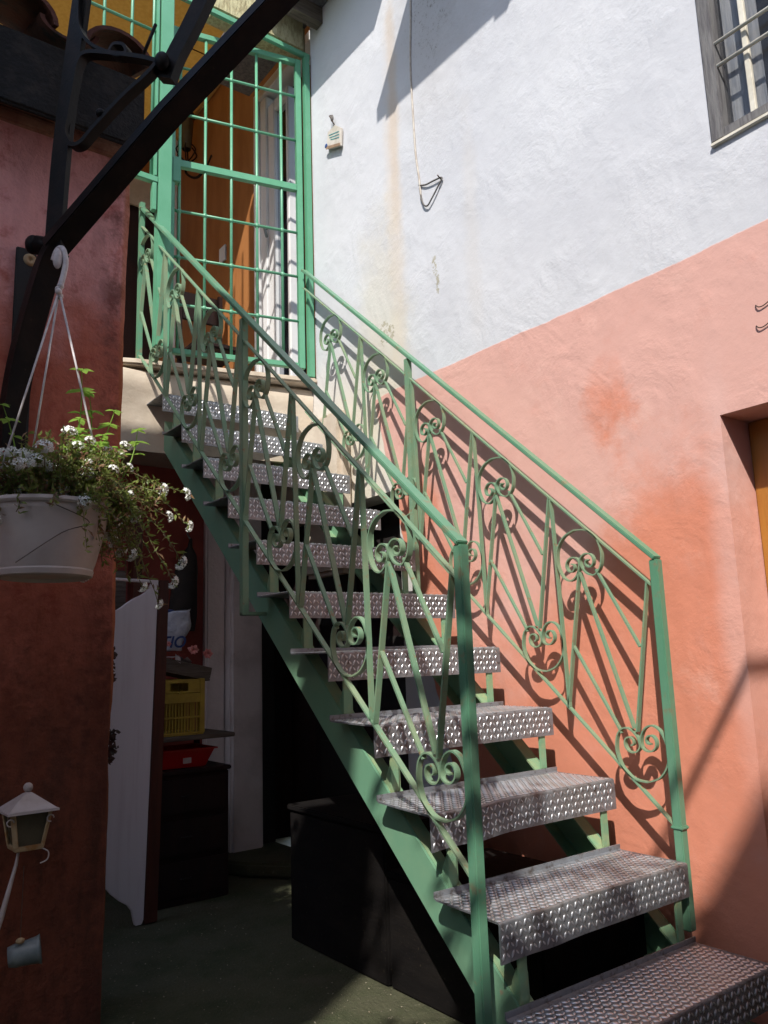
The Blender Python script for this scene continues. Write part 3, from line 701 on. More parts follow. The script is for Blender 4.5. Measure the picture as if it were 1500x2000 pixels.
bbar('lower_arm', [(-.115, 1.50), (-.110, 1.60), (-.092, 1.73), (-.062, 1.85), (-.02, 1.99), (.01, 2.045)], .040, .060, 0, th_=1.15)
bbar('hanging_bar', [(.010, 2.03), (.022, 2.33), (.050, 2.62), (.085, 2.95)], .018, .052, .01, True)
bbar('twisted_bar', [(.345, 2.465), (.372, 2.53), (.415, 2.60), (.48, 2.72), (.52, 2.80)], .030, .045, 0)
bbar('scroll_bar', [(.074, 2.85), (.073, 2.733), (.083, 2.673), (.119, 2.621), (.17, 2.582), (.213, 2.556), (.236, 2.562), (.226, 2.586), (.196, 2.596), (.182, 2.578)], .028, .009, .02)
bbar('scroll_bar', [(.335, 2.504), (.286, 2.530), (.204, 2.564), (.110, 2.596), (.078, 2.576), (.064, 2.508), (.050, 2.416), (.044, 2.37), (.062, 2.330), (.096, 2.322), (.136, 2.355), (.224, 2.425), (.304, 2.475), (.343, 2.509)], .030, .012, .02)
MB().ball(bp(.160, 2.395, .03), .013, 8).build('rivet', 'iron', bk, smooth=True)
MB().ball(bp(.350, 2.500, .03), .020, 8, (1, 1, 1.3)).build('rivet', 'iron', bk, smooth=True)
MB().tube([bp(.26, 2.57, -.01), bp(.30, 2.66, -.01)], .005, 6).build('tie_rod', 'iron', bk, smooth=True)
MB().tube([bp(.33, 2.78), bp(.40, 2.70)], .007, 6).build('tie_rod', 'zinc', bk, smooth=True)
mb = MB(); mb.tube([(-.775, .862, 2.068), (-.72, .825, 2.062)], .02, 10, [.026, .020]); mb.ball((-.782, .866, 2.068), .027, 8, (.8, .8, 1)); mb.build('bolt_head', 'iron', bk, smooth=True)
MB().box(-.800, -.745, .982, .992, 1.45, 2.113).build('wall_strap', 'iron_flat', bk, bevel=.003)
mb = MB(); mb.lathe([(.001, 0), (.006, .002), (.008, .004), (.016, .003), (.019, 0)], (0, 0, 0), 20); mb.v = [(-.762+x, .982-z*1.6, 2.080+y) for x, y, z in mb.v]
mb.build('bolt_washer', 'lantern_rust', bk, smooth=True)

# ================================================================== hanging pot
px_, py_ = -.752, .72
pot = thing('hanging_pot', 'grey brown plastic hanging pot swinging from the iron bracket by white cords', 'hanging pot')
RT, RB, ZT, ZB = .150, .108, 1.315, 1.145
mb = MB(); mb.lathe([(.001, ZB+.004), (RB-.02, ZB+.004), (RB-.01, ZB-.004), (RB, ZB), (RB+.003, ZB+.012), (RB+.001, ZB+.016), (RB+.006, ZB+.03), (RB+.016, ZB+.07), (RB+.026, ZB+.11), (RB+.033, ZB+.142), (RB+.0345, ZB+.145), (RB+.036, ZB+.150), (RT-.004, ZT-.008), (RT, ZT-.010), (RT+.004, ZT-.004), (RT+.003, ZT+.004), (RT-.004, ZT+.004), (RT-.008, ZT-.01), (RT-.012, ZT-.03), (.001, ZT-.03)], (px_, py_, 0), 40, sx=1.0)
smooth_by_angle(mb.build('pot_body', 'pot', pot))
MB().lathe([(.001, ZT-.024), (RT-.013, ZT-.026)], (px_, py_, 0), 20).build('soil', 'soil', pot)
hk = bp(.023, 2.012)
HK = (-.745, .745, 1.985); KN = (-.745, .725, 1.888)
MB().tube(catmull([(HK[0]-.004, HK[1]+.035, HK[2]+.008), (HK[0]+.0, HK[1]+.02, HK[2]+.03), (HK[0]+.008, HK[1]-.005, HK[2]+.028), (HK[0]+.014, HK[1]-.016, HK[2]-.01), (HK[0]+.010, HK[1]-.018, HK[2]-.05), KN], 5), .0075, 8).build('hook', 'rope', pot, smooth=True)
MB().ball((HK[0]-.006, HK[1]-.014, HK[2]-.008), .024, 10, (.5, .35, 1.2)).build('hook_plate', 'rope', pot, smooth=True)
mb = MB()
for k in range(4): mb.ball((KN[0]+.003*math.cos(k*2), KN[1]+.003*math.sin(k*2.4), KN[2]+.012-.009*k), .009, 6)
mb.build('knot', 'rope', pot, smooth=True)
for A in (-.62, 1.75, 3.5):
    e = (px_+RT*.97*math.cos(A), py_+RT*.97*math.sin(A), ZT)
    MB().tube([KN, e], .0028, 6).build('cord', 'rope', pot, smooth=True)
MB().tube(catmull([(px_-.02, py_-RT-.004, ZT-.02), (px_+.06, py_-RT+.012, ZT-.052), (px_-.0, py_-.135, ZT-.08), (px_-.09, py_-.105, ZT-.15)], 6), .0012, 4).build('loose_thread', 'wire', pot)

# ---- plant
rn = random.Random(3)
fp = thing('flowering_plant', 'bushy white flowered plant overflowing from the hanging pot', 'plant')
leaves, dry, stems = MB(), MB(), MB()
def leaf(mb, P, T, N, L, W):
    T = T.normalized(); B = T.cross(N).normalized(); N = B.cross(T)
    mid = P+T*L*.5+N*L*.06
    mb.add([P, mid-B*W/2, P+T*L-N*L*.1, mid+B*W/2, mid-N*W*.12], [(0, 1, 4), (1, 2, 4), (2, 3, 4), (3, 0, 4)])
def rv(): return Vector((rn.gauss(0, 1), rn.gauss(0, 1), rn.gauss(0, 1))).normalized()
heads = []
def trail(A, r0, out, drop, up_=.05, n=12, head=True, dens=3):
    d = Vector((math.cos(A), math.sin(A), 0)); P = Vector((px_, py_, ZT-.01))+d*r0
    pts = []
    for i in range(n+1):
        t = i/n
        q = P+d*out*t+Vector((0, 0, up_*math.sin(min(1, t*1.6)*math.pi*.6)-drop*t*t))+rv()*.006
        pts.append(q)
    pts = [pts[0]]+[(pts[i-1]+pts[i]*2+pts[i+1])/4 for i in range(1, n)]+[pts[-1]]
    stems.tube(pts, .0011, 4)
    for i in range(1, n+1):
        for _ in range(dens):
            q = pts[i]+rv()*.006
            leaf(leaves if rn.random() < .72 else dry, q, rv()+d*.4, rv(), rn.uniform(.013, .026), rn.uniform(.0045, .0085))
    if head: heads.append((pts[-1], (pts[-1]-pts[-3]).normalized()))
for k in range(170):
    A = rn.uniform(0, 2*math.pi); trail(A, rn.uniform(0, .12), rn.uniform(.0, .09), rn.uniform(-.05, .03), rn.uniform(.04, .14), 7, rn.random() < .22, 4)
for k in range(70):   # hanging mass on the right side
    A = rn.gauss(-.15, .65); trail(A, rn.uniform(.10, .15), rn.uniform(.03, .15), rn.uniform(.02, .17), rn.uniform(.02, .08), 11, rn.random() < .24, 4)
for A, r0, out, drop, up_ in ((-.25, .13, .20, .03, .10), (-.3, .13, .21, .11, .09), (-.2, .13, .17, .22, .05), (-.35, .13, .19, .17, .05), (-.1, .14, .09, .21, .03), (-.4, .12, .15, .05, .12), (0, .13, .15, .26, .04)):
    trail(A, r0, out, drop, up_, 14, True, 4)
for k in range(60):   # sunlit upper right of the clump
    A = rn.gauss(-.3, .7); trail(A, rn.uniform(.03, .13), rn.uniform(.0, .07), rn.uniform(-.07, .0), rn.uniform(.06, .15), 7, rn.random() < .12, 5)
for k in range(14):   # over the front and left edge
    A = rn.uniform(-2.9, -.8); trail(A, .13, rn.uniform(.02, .05), rn.uniform(.0, .07), .03, 8, rn.random() < .35, 3)
for k in range(60):
    A = rn.uniform(1.8, 4.4); trail(A, rn.uniform(.02, .14), rn.uniform(.02, .10), rn.uniform(-.06, .06), .07, 8, rn.random() < .35, 4)
o = leaves.build('foliage', 'leaf', fp); o['kind'] = 'stuff'
o = dry.build('dry_foliage', 'leaf_dry', fp); o['kind'] = 'stuff'
o = stems.build('stems', 'stem', fp); o['kind'] = 'stuff'
fm = MB(); fr_ = random.Random(9)
for k in range(26):
    v = Vector((fr_.gauss(0, 1), fr_.gauss(0, 1), abs(fr_.gauss(0, 1))*.9)).normalized(); c_ = Vector((v.x*.013, v.y*.013, v.z*.010))
    a = v.cross(Vector((.3, .5, .8))).normalized(); b_ = v.cross(a)
    for q in range(4):
        an = q*math.pi/2+fr_.random(); dd1 = a*math.cos(an)+b_*math.sin(an); dd2 = a*math.cos(an+.9)+b_*math.sin(an+.9)
        fm.add([c_, c_+dd1*.0036+v*.0006, c_+(dd1+dd2)*.0030+v*.001, c_+dd2*.0036+v*.0006], [(0, 1, 2, 3)])
h0 = fm.build('flower_head', 'petal', fp)
for i, (P, T) in enumerate(heads):
    h = h0 if i == 0 else h0.copy()
    if i: COL.objects.link(h)
    q = (T+Vector((0, 0, .7))).to_track_quat('Z', 'Y'); h.rotation_euler = q.to_euler(); h.location = P
    s_ = rn.uniform(.8, 1.45); h.scale = (s_, s_, s_)
# bright upright sprigs
mp = thing('leafy_sprigs', 'bright green upright mint-like sprigs rising from the hanging pot', 'plant')
for (x, y, z, lean, lvls, ls) in ((-.69, .70, 1.672, .015, 5, 1.0), (-.668, .715, 1.62, .03, 4, .8), (-.60, .705, 1.58, .0, 5, .9), (-.545, .70, 1.535, .03, 3, .95), (-.70, .66, 1.53, 0, 4, .9), (-.64, .665, 1.50, 0, 4, .9), (-.66, .64, 1.46, .0, 4, .9), (-.60, .68, 1.47, .0, 3, .8), (-.72, .65, 1.47, .0, 4, .8), (-.87, .70, 1.55, .01, 3, .8)):
    base = Vector((px_+(x-px_)*.55, py_+(y-py_)*.5, ZT-.01)); tip = Vector((x, y, z))
    pts = [base.lerp(tip, t)+Vector((lean*math.sin(t*3), 0, .015*math.sin(t*3))) for t in (0, .2, .4, .6, .8, 1)]
    MB().tube(pts, .0022, 5, [.0026, .0024, .002, .0018, .0015, .001]).build('sprig_stem', 'mint', mp)
    mb = MB()
    for l in range(lvls):
        t = 1-l*.17; q = base.lerp(tip, t)+Vector((lean*math.sin(t*3), 0, .015*math.sin(t*3)))
        a0 = rn.random()*3
        for s_ in range(4 if l == 0 else 2+(l % 2)*2):
            A = a0+s_*math.pi/(2 if (l == 0 or l % 2) else 1)+rn.gauss(0, .2)
            d = Vector((math.cos(A), math.sin(A), rn.uniform(-.15, .35))); L_ = (.036 if l else .028)*rn.uniform(.8, 1.25)*ls
            T_ = d.normalized(); B = T_.cross(Vector((0, 0, 1))).normalized(); N_ = B.cross(T_)
            prof_ = [(0, .1), (.25, .8), (.5, 1), (.75, .7), (1, .02)]
            vs = []
            for (tt, ww) in prof_:
                c_ = q+T_*L_*tt-N_*L_*(.22*tt*tt); wv = B*L_*.30*ww
                vs += [c_-wv+N_*L_*.06*ww, c_, c_+wv+N_*L_*.06*ww]
            fs = []
            for i in range(4): fs += [(3*i, 3*i+1, 3*i+4, 3*i+3), (3*i+1, 3*i+2, 3*i+5, 3*i+4)]
            mb.add(vs, fs)
    mb.build('sprig_leaves', 'mint', mp)

# ================================================================== lantern and cup on the wall
ln = thing('garden_lantern', 'small off white tin lantern with pyramid roof and ball finial by the red wall', 'lantern')
cx, cy = -.735, .86
def frus(mb, h0_, z0_, h1_, z1_, rot=.6):
    vs = []
    for (h, z) in ((h0_, z0_), (h1_, z1_)):
        for k in range(4):
            A = rot+k*math.pi/2; vs.append((cx+h*math.cos(A), cy+h*math.sin(A), z))
    return mb.add(vs, [(0, 1, 2, 3), (4, 5, 6, 7)]+[(k, (k+1) % 4, (k+1) % 4+4, k+4) for k in range(4)])
ROT = -.75
frus(MB(), .080, .596, .010, .634, ROT).build('lantern_roof', 'lantern', ln, bevel=.002)
frus(MB(), .083, .591, .083, .596, ROT).build('roof_rim', 'lantern', ln)
MB().ball((cx, cy, .645), .0115, 8).build('finial', 'lantern', ln, smooth=True)
frus(MB(), .040, .512, .058, .590, ROT).build('lantern_glass', 'lantern_glass', ln)
frus(MB(), .046, .503, .050, .515, ROT).build('lantern_base', 'lantern_rust', ln, bevel=.002)
for k in range(4):
    A = ROT+k*math.pi/2
    MB().bar([(cx+.043*math.cos(A), cy+.043*math.sin(A), .512), (cx+.061*math.cos(A), cy+.061*math.sin(A), .592)], (math.cos(A+1.57), math.sin(A+1.57), 0), .012, .004).build('corner_strip', 'lantern_rust', ln)
for k, (dx, A0) in enumerate(((-.047, 0), (.043, 0))):
    MB().tube([(cx+dx+.008*math.cos(t*.7), cy-.047, .574+.008*math.sin(t*.7)) for t in range(8)], .0016, 5).build('ring_ornament', 'lantern', ln, smooth=True)
MB().tube([(cx-.015, cy, .503), (cx-.020, cy, .47), (cx-.05, cy-.01, .36), (cx-.115, cy-.02, .16)], .006, 8, [.003, .004, .007, .007]).build('lantern_stem', 'lantern', ln, smooth=True)
MB().tube(catmull([(cx+.03, cy-.03, .505), (cx+.044, cy-.035, .495), (cx+.042, cy-.035, .478), (cx+.026, cy-.035, .472)], 5), .0016, 5).build('curl_ornament', 'lantern', ln, smooth=True)
cp = thing('hanging_cup', 'small blue grey cup hanging sideways on a thin wire against red wall', 'cup')
cc = Vector((-.722, .88, .262))
mb = MB(); mb.lathe([(.001, -.036), (.022, -.036), (.026, -.02), (.027, 0), (.030, .028), (.0335, .036), (.030, .034), (.025, .0), (.022, -.03), (.001, -.03)], (0, 0, 0), 24)
ax = Vector((.94, -.25, .12)).normalized(); q = ax.to_track_quat('Z', 'Y')
mb.v = [tuple(cc+q @ Vector(v)) for v in mb.v]; mb.build('cup_body', 'zinc', cp, smooth=True)
mb = MB(); mb.ball((cc.x-.014, cc.y-.012, cc.z+.033), .009, 6, (1.2, .8, .8)); mb.build('wire_button', 'lantern_rust', cp, smooth=True)
MB().tube([(cc.x-.014, cc.y-.012, cc.z+.03), (cc.x-.010, cc.y+.0, .46)], .0009, 4).build('hanging_wire', 'wire', cp)
# dark sprigs on the back edge of the red wall
for i, (x, z, hh, lb) in enumerate(((-.447, .93, .055, 'dark dried flower ornament at the wall edge, level with yellow crate'), (-.440, .70, .045, 'small dark leafy sprig at the wall edge, below the dried ornament'))):
    mb = MB(); r2 = random.Random(i+20)
    mb.tube([(x-.02, 1.13, z-hh), (x-.01, 1.12, z), (x, 1.12, z+hh)], .003, 5)
    for k in range(80):
        P = Vector((x-.012+r2.gauss(0, .006), 1.12+r2.gauss(0, .01), z+r2.uniform(-hh, hh)))
        T = Vector((r2.gauss(.4, .7), r2.gauss(0, .6), r2.gauss(.1, .7))).normalized()
        leaf(mb, P, T, Vector((r2.random(), -1, r2.random())), r2.uniform(.010, .020), r2.uniform(.009, .015))
    o = mb.build('dried_sprig', 'sprig'); tag(o, lb, 'sprig')

# ================================================================== under the stairs
bw = thing('back_wall', 'dark red back wall and grey plaster pier below the landing', 'wall')
box('red_panel', 'red_dark', bw, -3.6, .395, 2.36, 2.46, 0, 1.869)
box('grey_return', 'pier', bw, .396, .50, 2.33, 2.46, .0, 1.869, bevel=.01)
box('pier_front', 'pier', bw, .501, .672, 2.27, 2.46, .0, 1.869, bevel=.012, seg=3)
box('black_jamb', 'dark', bw, .673, .767, 2.33, 2.449, .066, 1.869)
box('timber_upright', 'brown_wood', bw, .02, .06, 2.28, 2.359, 0, 1.60, bevel=.003)
# black coat/bag hanging
cr = random.Random(4); mb = MB(); vs = []
prof = [(.010, 1.52), (.016, 1.48), (.05, 1.44), (.075, 1.36), (.085, 1.26), (.09, 1.15), (.080, 1.08)]
for (rr, z) in prof:
    for k in range(14):
        A = 2*math.pi*k/14; f = 1+.12*math.sin(3*A+z*9)
        vs.append((.30+rr*math.cos(A)*f*.75-(1.5-z)*.10, 2.30+rr*.45*math.sin(A)*f, z))
fs = [(i*14+k, i*14+(k+1) % 14, (i+1)*14+(k+1) % 14, (i+1)*14+k) for i in range(len(prof)-1) for k in range(14)]
o = mb.add(vs, fs).build('hanging_coat', 'dark', None, smooth=True); tag(o, 'black cloth bag or coat hanging on dark red wall under landing', 'coat')
MB().tube([(.30, 2.30, 1.515), (.30, 2.34, 1.55)], .005, 6).build('hook', 'zinc', o, smooth=True)
# white scalloped board
bd = thing('white_board', 'tall off white scalloped board with brown edge leaning behind the red wall', 'board')
oy = 1.745
outline = [(-.070, 1.256), (-.30, 1.263), (-.30, 1.252), (-.092, 1.246), (-.101, 1.240), (-.106, 1.226), (-.118, 1.210), (-.138, 1.197), (-.165, 1.184), (-.190, 1.168), (-.210, 1.152), (-.228, 1.140), (-.30, 1.125), (-.30, .16), (-.245, .150), (-.225, .125), (-.195, .098), (-.165, .078), (-.148, .055), (-.140, .020), (-.135, .004), (-.112, .004), (-.105, .02)]
MB().prism(outline, oy, oy+.02, 'y').build('board_face', 'board', bd, bevel=.002)
MB().prism([(-.069, 1.256), (-.104, .004), (-.055, .004), (-.028, 1.256)], oy-.006, oy+.03, 'y').build('board_edge', 'brown_wood', bd, bevel=.003)
pc = thing('small_brown_frame', 'small brown wooden panel seen through the scalloped top of the white board', 'frame')
box('frame_panel', 'grey_wood', pc, -.31, -.165, 1.84, 1.86, 1.02, 1.30, bevel=.004)
box('frame_inset', 'moulding', pc, -.30, -.215, 1.832, 1.839, 1.04, 1.23, bevel=.003)
# cabinet
cb_ = thing('dark_cabinet', 'near black three drawer cabinet standing below the shelf under the stairs', 'cabinet')
box('cabinet_body', 'dark_wood', cb_, -.07, .300, 1.885, 2.23, .0, .492, bevel=.004)
box('cabinet_top', 'dark_wood', cb_, -.08, .308, 1.872, 2.24, .493, .510, bevel=.004)
for z in (.03, .185, .34):
    d = box('drawer', 'dark_wood', cb_, -.05, .285, 1.872, 1.884, z, z+.14, bevel=.006)
    MB().tube([(.09, 1.871, z+.07), (.09, 1.862, z+.07), (.13, 1.862, z+.07), (.13, 1.871, z+.07)], .003, 6).build('drawer_pull', 'dark', d, smooth=True)
bs = thing('red_basin', 'shiny red plastic basin with a small sticker lying on dark cabinet', 'basin')
def tub(mb, x0, x1, y0, y1, z0, z1, ins):
    vs = []
    for (i, z) in ((ins, z0), (0, z1), (-.010, z1), (-.010, z1-.006), (.004, z1-.006)):
        vs += [(x0+i, y0+i, z), (x1-i, y0+i, z), (x1-i, y1-i, z), (x0+i, y1-i, z)]
    fs = [(3, 2, 1, 0)]
    for l in range(4): fs += [(4*l+k, 4*l+(k+1) % 4, 4*l+4+(k+1) % 4, 4*l+4+k) for k in range(4)]
    return mb.add(vs, fs)
# lying upside down: wide rim at the bottom
mb = MB(); tub(mb, -.03, .245, 1.895, 2.12, 0, .075, .03)
mb.build('basin_shell', 'red_plastic', bs, bevel=.004).location = (0, 0, .5115)
box('sticker', 'lantern', bs, .105, .140, 1.898, 1.9005, .531, .553)
sh = thing('shelf_plank', 'greyed wooden shelf plank holding the yellow crate under the stairs', 'shelf')
box('plank', 'grey_wood', sh, -.06, .318, 1.86, 2.16, .624, .642, bevel=.003)
for x in (-.04, .26): box('shelf_leg', 'dark_wood', sh, x, x+.02, 2.13, 2.15, .5105, .6235)
# crate
ct = thing('yellow_crate', 'yellow slatted plastic crate on wooden shelf under the stairs', 'crate')
cx0, cx1, cy0, cy1, cz0, cz1 = -.03, .190, 1.88, 2.12, .643, .868
box('crate_floor', 'yellow', ct, cx0+.004, cx1-.004, cy0+.004, cy1-.004, cz0, cz0+.006)
for (x, y) in ((cx0, cy0), (cx1-.022, cy0), (cx0, cy1-.022), (cx1-.022, cy1-.022)):
    box('corner_post', 'yellow', ct, x, x+.022, y, y+.022, cz0+.006, cz1, bevel=.002)
mb = MB()
hx0, hx1, hz0, hz1 = .040, .118, cz1-.045, cz1-.022
mb.box(cx0+.0225, cx1-.0225, cy0+.003, cy0+.009, cz1-.016, cz1-.001)
mb.box(cx0+.0225, hx0, cy0+.003, cy0+.009, cz1-.055, cz1-.016); mb.box(hx1, cx1-.0225, cy0+.003, cy0+.009, cz1-.055, cz1-.016)
mb.box(hx0, hx1, cy0+.003, cy0+.009, cz1-.055, cz1-.048)
mb.build('front_band', 'yellow', ct)
box('front_band', 'yellow', ct, cx0+.0225, cx1-.0225, cy0+.001, cy0+.009, cz1-.095, cz1-.058)
for z in (cz0+.006, cz0+.068): box('crate_rail', 'yellow', ct, cx0+.0225, cx1-.0225, cy0+.001, cy0+.009, z, z+.007)
for k in range(13):
    x = cx0+.027+k*.0130
    box('slat', 'yellow', ct, x, x+.005, cy0+.0035, cy0+.008, cz0+.0135, cz1-.0955)
for (yy, nm) in ((cy1-.008, 'back_panel'),): box(nm, 'yellow', ct, cx0+.0225, cx1-.0225, yy, yy+.004, cz0+.007, cz1-.002)
for xx in (cx0+.002, cx1-.006):
    box('side_band', 'yellow', ct, xx, xx+.004, cy0+.0225, cy1-.0225, cz1-.09, cz1-.002)
    for k in range(9):
        y = cy0+.03+k*.022; box('slat', 'yellow', ct, xx, xx+.004, y, y+.006, cz0+.007, cz1-.0905)
# tray tilted on the crate
ty = thing('wooden_tray', 'old tilted wooden tray with papers, resting on the yellow crate', 'tray')
mb = MB(); mb.box(-.06, .22, 0, .20, 0, .008)
T_ = mb.build('tray_floor', 'grey_wood', ty)
for a in ((-.06, .22, 0, .010, .0085, .055), (-.06, .22, .19, .20, .0085, .055), (.21, .22, .0105, .1895, .0085, .055), (-.06, -.05, .0105, .1895, .0085, .055)):
    box('tray_side', 'grey_wood', ty, *a, bevel=.002)
pr = random.Random(8); mb = MB()
for k in range(26):
    c_ = Vector((pr.uniform(-.04, .14), pr.uniform(.02, .17), .056+pr.uniform(0, .022))); a = pr.random()*3
    e1 = Vector((math.cos(a), math.sin(a), pr.gauss(0, .25)))*pr.uniform(.015, .03); e2 = Vector((-math.sin(a), math.cos(a), pr.gauss(0, .3)))*.012
    mb.add([c_-e1-e2, c_+e1-e2, c_+e1+e2, c_-e1+e2], [(0, 1, 2, 3)])
o = mb.build('paper_scraps', 'lantern', ty); o['kind'] = 'stuff'
ty.location = (.005, 1.90, .905); ty.rotation_euler = (0, math.radians(13), 0)
def flower(name, loc, label, sc=1.0):
    mb = MB(); r3 = random.Random(int(loc[0]*1000))
    for k in range(12):
        A = k*2.4; e = .35+.05*k
        T = Vector((math.cos(A)*(.5+e*.5), -.35-.25*(k % 3)+r3.uniform(-.1, .1), math.sin(A)*(.5+e*.5))).normalized(); B = T.cross(Vector((0, 1, .1))).normalized(); N = B.cross(T)
        L_ = .013*sc*r3.uniform(.8, 1.15); W_ = .0045*sc
        mb.add([Vector((0, 0, 0)), T*L_*.6-B*W_, T*L_+N*.004, T*L_*.6+B*W_, T*L_*.55-N*.003], [(0, 1, 4), (1, 2, 4), (2, 3, 4), (3, 0, 4)])
    o = mb.build(name, 'pink'); o.location = loc; return tag(o, label, 'flower', 'artificial flowers on the tray')
flower('pink_flower', (.150, 1.92, .985), 'pink artificial flower with open petals lying on the tray, left of two', 2.0)
flower('pink_flower', (.215, 1.92, .968), 'pink round artificial flower at the tray corner, right of two', 1.9)
flower('pink_flower', (.035, 1.90, 1.012), 'small pink artificial flower beside the white plastic bag', 1.0)
# plastic bag
bgm = MB(); br_ = random.Random(5); n1_, n2_ = 16, 22; vs = []
for j in range(n1_+1):
    t = j/n1_; z = .985+.165*t
    hw = (.050+.035*t-.010*math.sin(t*9))*(1 if t < .93 else .9); hd = .045*(1-.35*t)
    for k in range(n2_):
        A = 2*math.pi*k/n2_; ca, sa = math.cos(A), math.sin(A)
        sq = lambda v: math.copysign(abs(v)**.6, v)
        f = 1+.10*mn.noise(Vector((ca*2, sa*2, t*5)))
        vs.append((.075+.022*t+hw*sq(ca)*f*.95, 1.98+hd*sq(sa)*f, z+.008*mn.noise(Vector((ca*3, sa*3, 7)))+.012*ca*t))
fs = [(j*n2_+k, j*n2_+(k+1) % n2_, (j+1)*n2_+(k+1) % n2_, (j+1)*n2_+k) for j in range(n1_) for k in range(n2_)]
fs += [tuple(range(n2_)), tuple(n1_*n2_+k for k in reversed(range(n2_)))]
pb = thing('plastic_bag', 'crumpled white plastic bag with blue print standing on the tray', 'bag')
bgm.add(vs, fs).build('bag_body', 'bag', pb, smooth=True)
tc = bpy.data.curves.new('bag_print', 'FONT'); tc.body = 'TIO'; tc.size = .066; tc.extrude = .0008; tc.shear = .25; tc.offset = .0012
to = bpy.data.objects.new('bag_print', tc); COL.objects.link(to)
dg = bpy.context.evaluated_depsgraph_get(); me = bpy.data.meshes.new_from_object(to.evaluated_get(dg)); bpy.data.objects.remove(to)
to = bpy.data.objects.new('bag_print', me); COL.objects.link(to); me.materials.clear(); me.materials.append(MT['blue']); to.parent = pb
to.location = (.010, 1.928, .998); to.rotation_euler = (math.radians(90), 0, 0)
MB().ball((.055, 1.985, 1.150), .03, 8, (1.4, .8, .35)).build('bag_fold', 'blue', pb, smooth=True)
# white scrap by the cabinet
o = MB().prism([(-.052, .31), (-.035, .30), (-.04, .345)], 1.850, 1.853, 'y').build('paper_scrap', 'board'); tag(o, 'tiny white paper scrap caught between white board and dark cabinet', 'paper')
# black chest(s)
c1 = thing('black_chest', 'large matt black chest under the staircase', 'chest')
box('chest_body', 'box_black', c1, .222, .60, .702, 1.25, .0, .418, bevel=.006)
box('chest_lid', 'box_black', c1, .214, .608, .695, 1.257, .4185, .438, bevel=.004)
c2 = thing('low_black_chest', 'low dusty black chest in front of the large one under the staircase', 'chest')
box('chest_body', 'box_black', c2, .226, .62, .10, .694, .0, .30, bevel=.006)
box('chest_lid', 'box_black', c2, .220, .626, .09, .693, .3005, .318, bevel=.004)

lr = random.Random(21); mb = MB()
for k in range(260):
    x, y = lr.uniform(-.45, .22), lr.uniform(.1, 1.9)
    sc_ = lr.uniform(.0015, .004)
    c_ = Vector((x, y, sc_*.5)); e1 = Vector((lr.gauss(0, 1), lr.gauss(0, 1), lr.gauss(0, .3))).normalized()*sc_; e2 = Vector((-e1.y, e1.x, 0)).normalized()*sc_*.7
    mb.add([c_-e1, c_-e2, c_+e1, c_+e2, c_+Vector((0, 0, sc_*.6)), c_-Vector((0, 0, sc_*.5))], [(0, 1, 4), (1, 2, 4), (2, 3, 4), (3, 0, 4), (1, 0, 5), (2, 1, 5), (3, 2, 5), (0, 3, 5)])
o = mb.build('ground_grit', 'grit'); tag(o, 'small pale grit scattered over the dark yard floor', 'grit', None, 'stuff')
# ================================================================== what stands outside the frame and throws the shade
nb = thing('neighbour_house', 'tall neighbouring house closing the yard behind the camera', 'building')
mb = MB(); mb.box(-9, 3.4, -6.5, -3.5, 0, 5.60); mb.build('wall', 'ndwall', nb)
box('roof_edge', 'tile', nb, -9.1, 3.5, -6.6, -3.44, 5.601, 5.66)
for x in (-6, -4.2): box('window', 'dark', nb, x, x+.9, -3.498, -3.48, 3.0, 4.3)
nb2 = thing('side_house', 'plain neighbouring house wall closing the yard on the left', 'building')
box('wall', 'ndwall', nb2, -6.0, -4.95, -3.43, 6, 0, 3.0)
cn = thing('added_shade_canopy', 'unseen pale cloth canopy added to shade the left part of the yard, with a gap for sun on the pot', 'canopy')
CZ = 4.5; dx0, dy0_ = -(CZ-3.2)/1.4, -.9*(CZ-3.2)/1.4  # canopy is added out of view; its outline follows the wanted shade
edge = [(-.70, 1.32), (-.70, -.20), (-1.20, -.72), (-1.78, -1.05), (-2.35, -1.42), (-4.0, -1.62)]
def xr(y):
    for (a, b_) in zip(edge, edge[1:]):
        if b_[1] <= y <= a[1]: return a[0]+(b_[0]-a[0])*((a[1]-y)/(a[1]-b_[1]+1e-9))
    return -4.0
y = 1.32
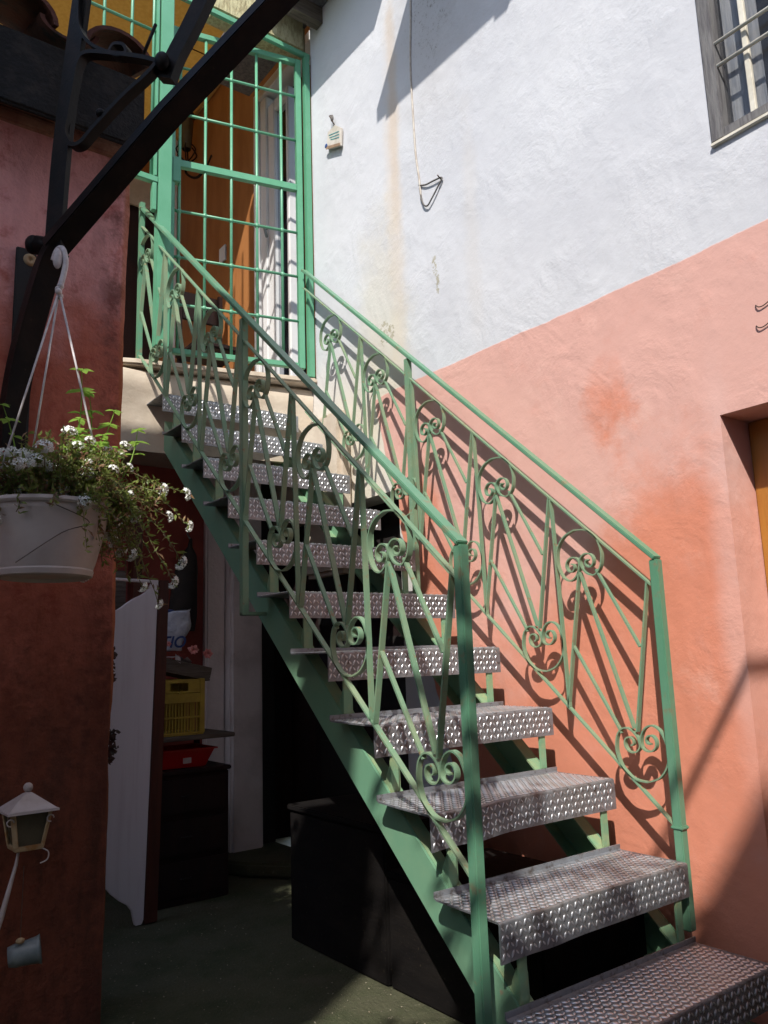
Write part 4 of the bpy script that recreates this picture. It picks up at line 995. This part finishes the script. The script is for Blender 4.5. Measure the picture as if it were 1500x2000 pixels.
while y > -1.60:
    y2 = max(y-.13, -1.61); a, c_ = xr(y), xr(y2+.002)
    segs = [(-4.0, a, c_)]
    if -.64 < (y+y2)/2 < -.18: lf = -1.80 if (y+y2)/2 > -.36 else -2.02; segs = [(-1.60, a, c_), (-4.0, lf, lf)]  # gap left open so sun reaches the hanging plant
    for (l, a_, c__) in segs:
        l2 = l
        if c__ <= l+.01: continue
        MB().prism([(l+dx0, y+dy0_), (a_+dx0, y+dy0_), (c__+dx0, y2+.001+dy0_), (l2+dx0, y2+.001+dy0_)], CZ, CZ+.004, 'z').build('shade_strip', 'shade_cloth', cn)
    y = y2
for x in (-4.9, -2.46): box('added_canopy_beam', 'canopy', cn, x, x+.06, -1.45, .45, CZ-.08, CZ-.001)
box('added_canopy_beam', 'canopy', cn, -4.94, -1.72, .40, .46, CZ-.16, CZ-.081)
pg = thing('rods_dapple_vine', 'thin iron rods across the yard overhead, with vine leaves added to dapple the light', 'pergola')
MB().tube([(-4.9, -1.66, 3.2), (-2.0, -1.665, 3.2), (.77, -1.66, 3.2)], .014, 8).build('rod', 'iron_flat', pg)
MB().tube([(-4.9, -1.86, 3.3), (-2.2, -1.84, 3.3), (-1.55, -1.80, 3.34), (-1.2, -2.4, 3.4), (-1.2, -3.49, 3.4)], .010, 8).build('rod', 'iron_flat', pg)
mb = MB(); vr = random.Random(11)  # leaf clusters added overhead to break up the shade edges
for (cx_, cy_, sx_, sy_, n) in ((-1.66, -1.44, .13, .10, 60), (-1.80, -1.62, .10, .06, 26), (-1.98, -1.86, .10, .05, 22), (-1.62, -1.80, .12, .04, 16), (-2.3, -1.7, .2, .08, 60), (-1.95, -1.25, .06, .06, 10)):
    for k in range(n):
        P = Vector((cx_+vr.gauss(0, sx_*.6), cy_+vr.gauss(0, sy_*.6), 3.2+vr.gauss(0, .05)))
        leaf(mb, P, Vector((vr.gauss(0, 1), vr.gauss(0, 1), vr.gauss(0, .4))), Vector((vr.gauss(0, .4), vr.gauss(0, .4), 1)), vr.uniform(.05, .09), vr.uniform(.035, .06))
o = mb.build('dapple_leaves', 'vine', pg); o['kind'] = 'stuff'
MB().tube(catmull([(-2.6, -1.7, 3.22), (-2.1, -1.72, 3.21), (-1.8, -1.58, 3.2), (-1.6, -1.4, 3.2), (-1.5, -1.3, 3.22)], 4), .006, 5).build('dapple_stem', 'grey_wood', pg)
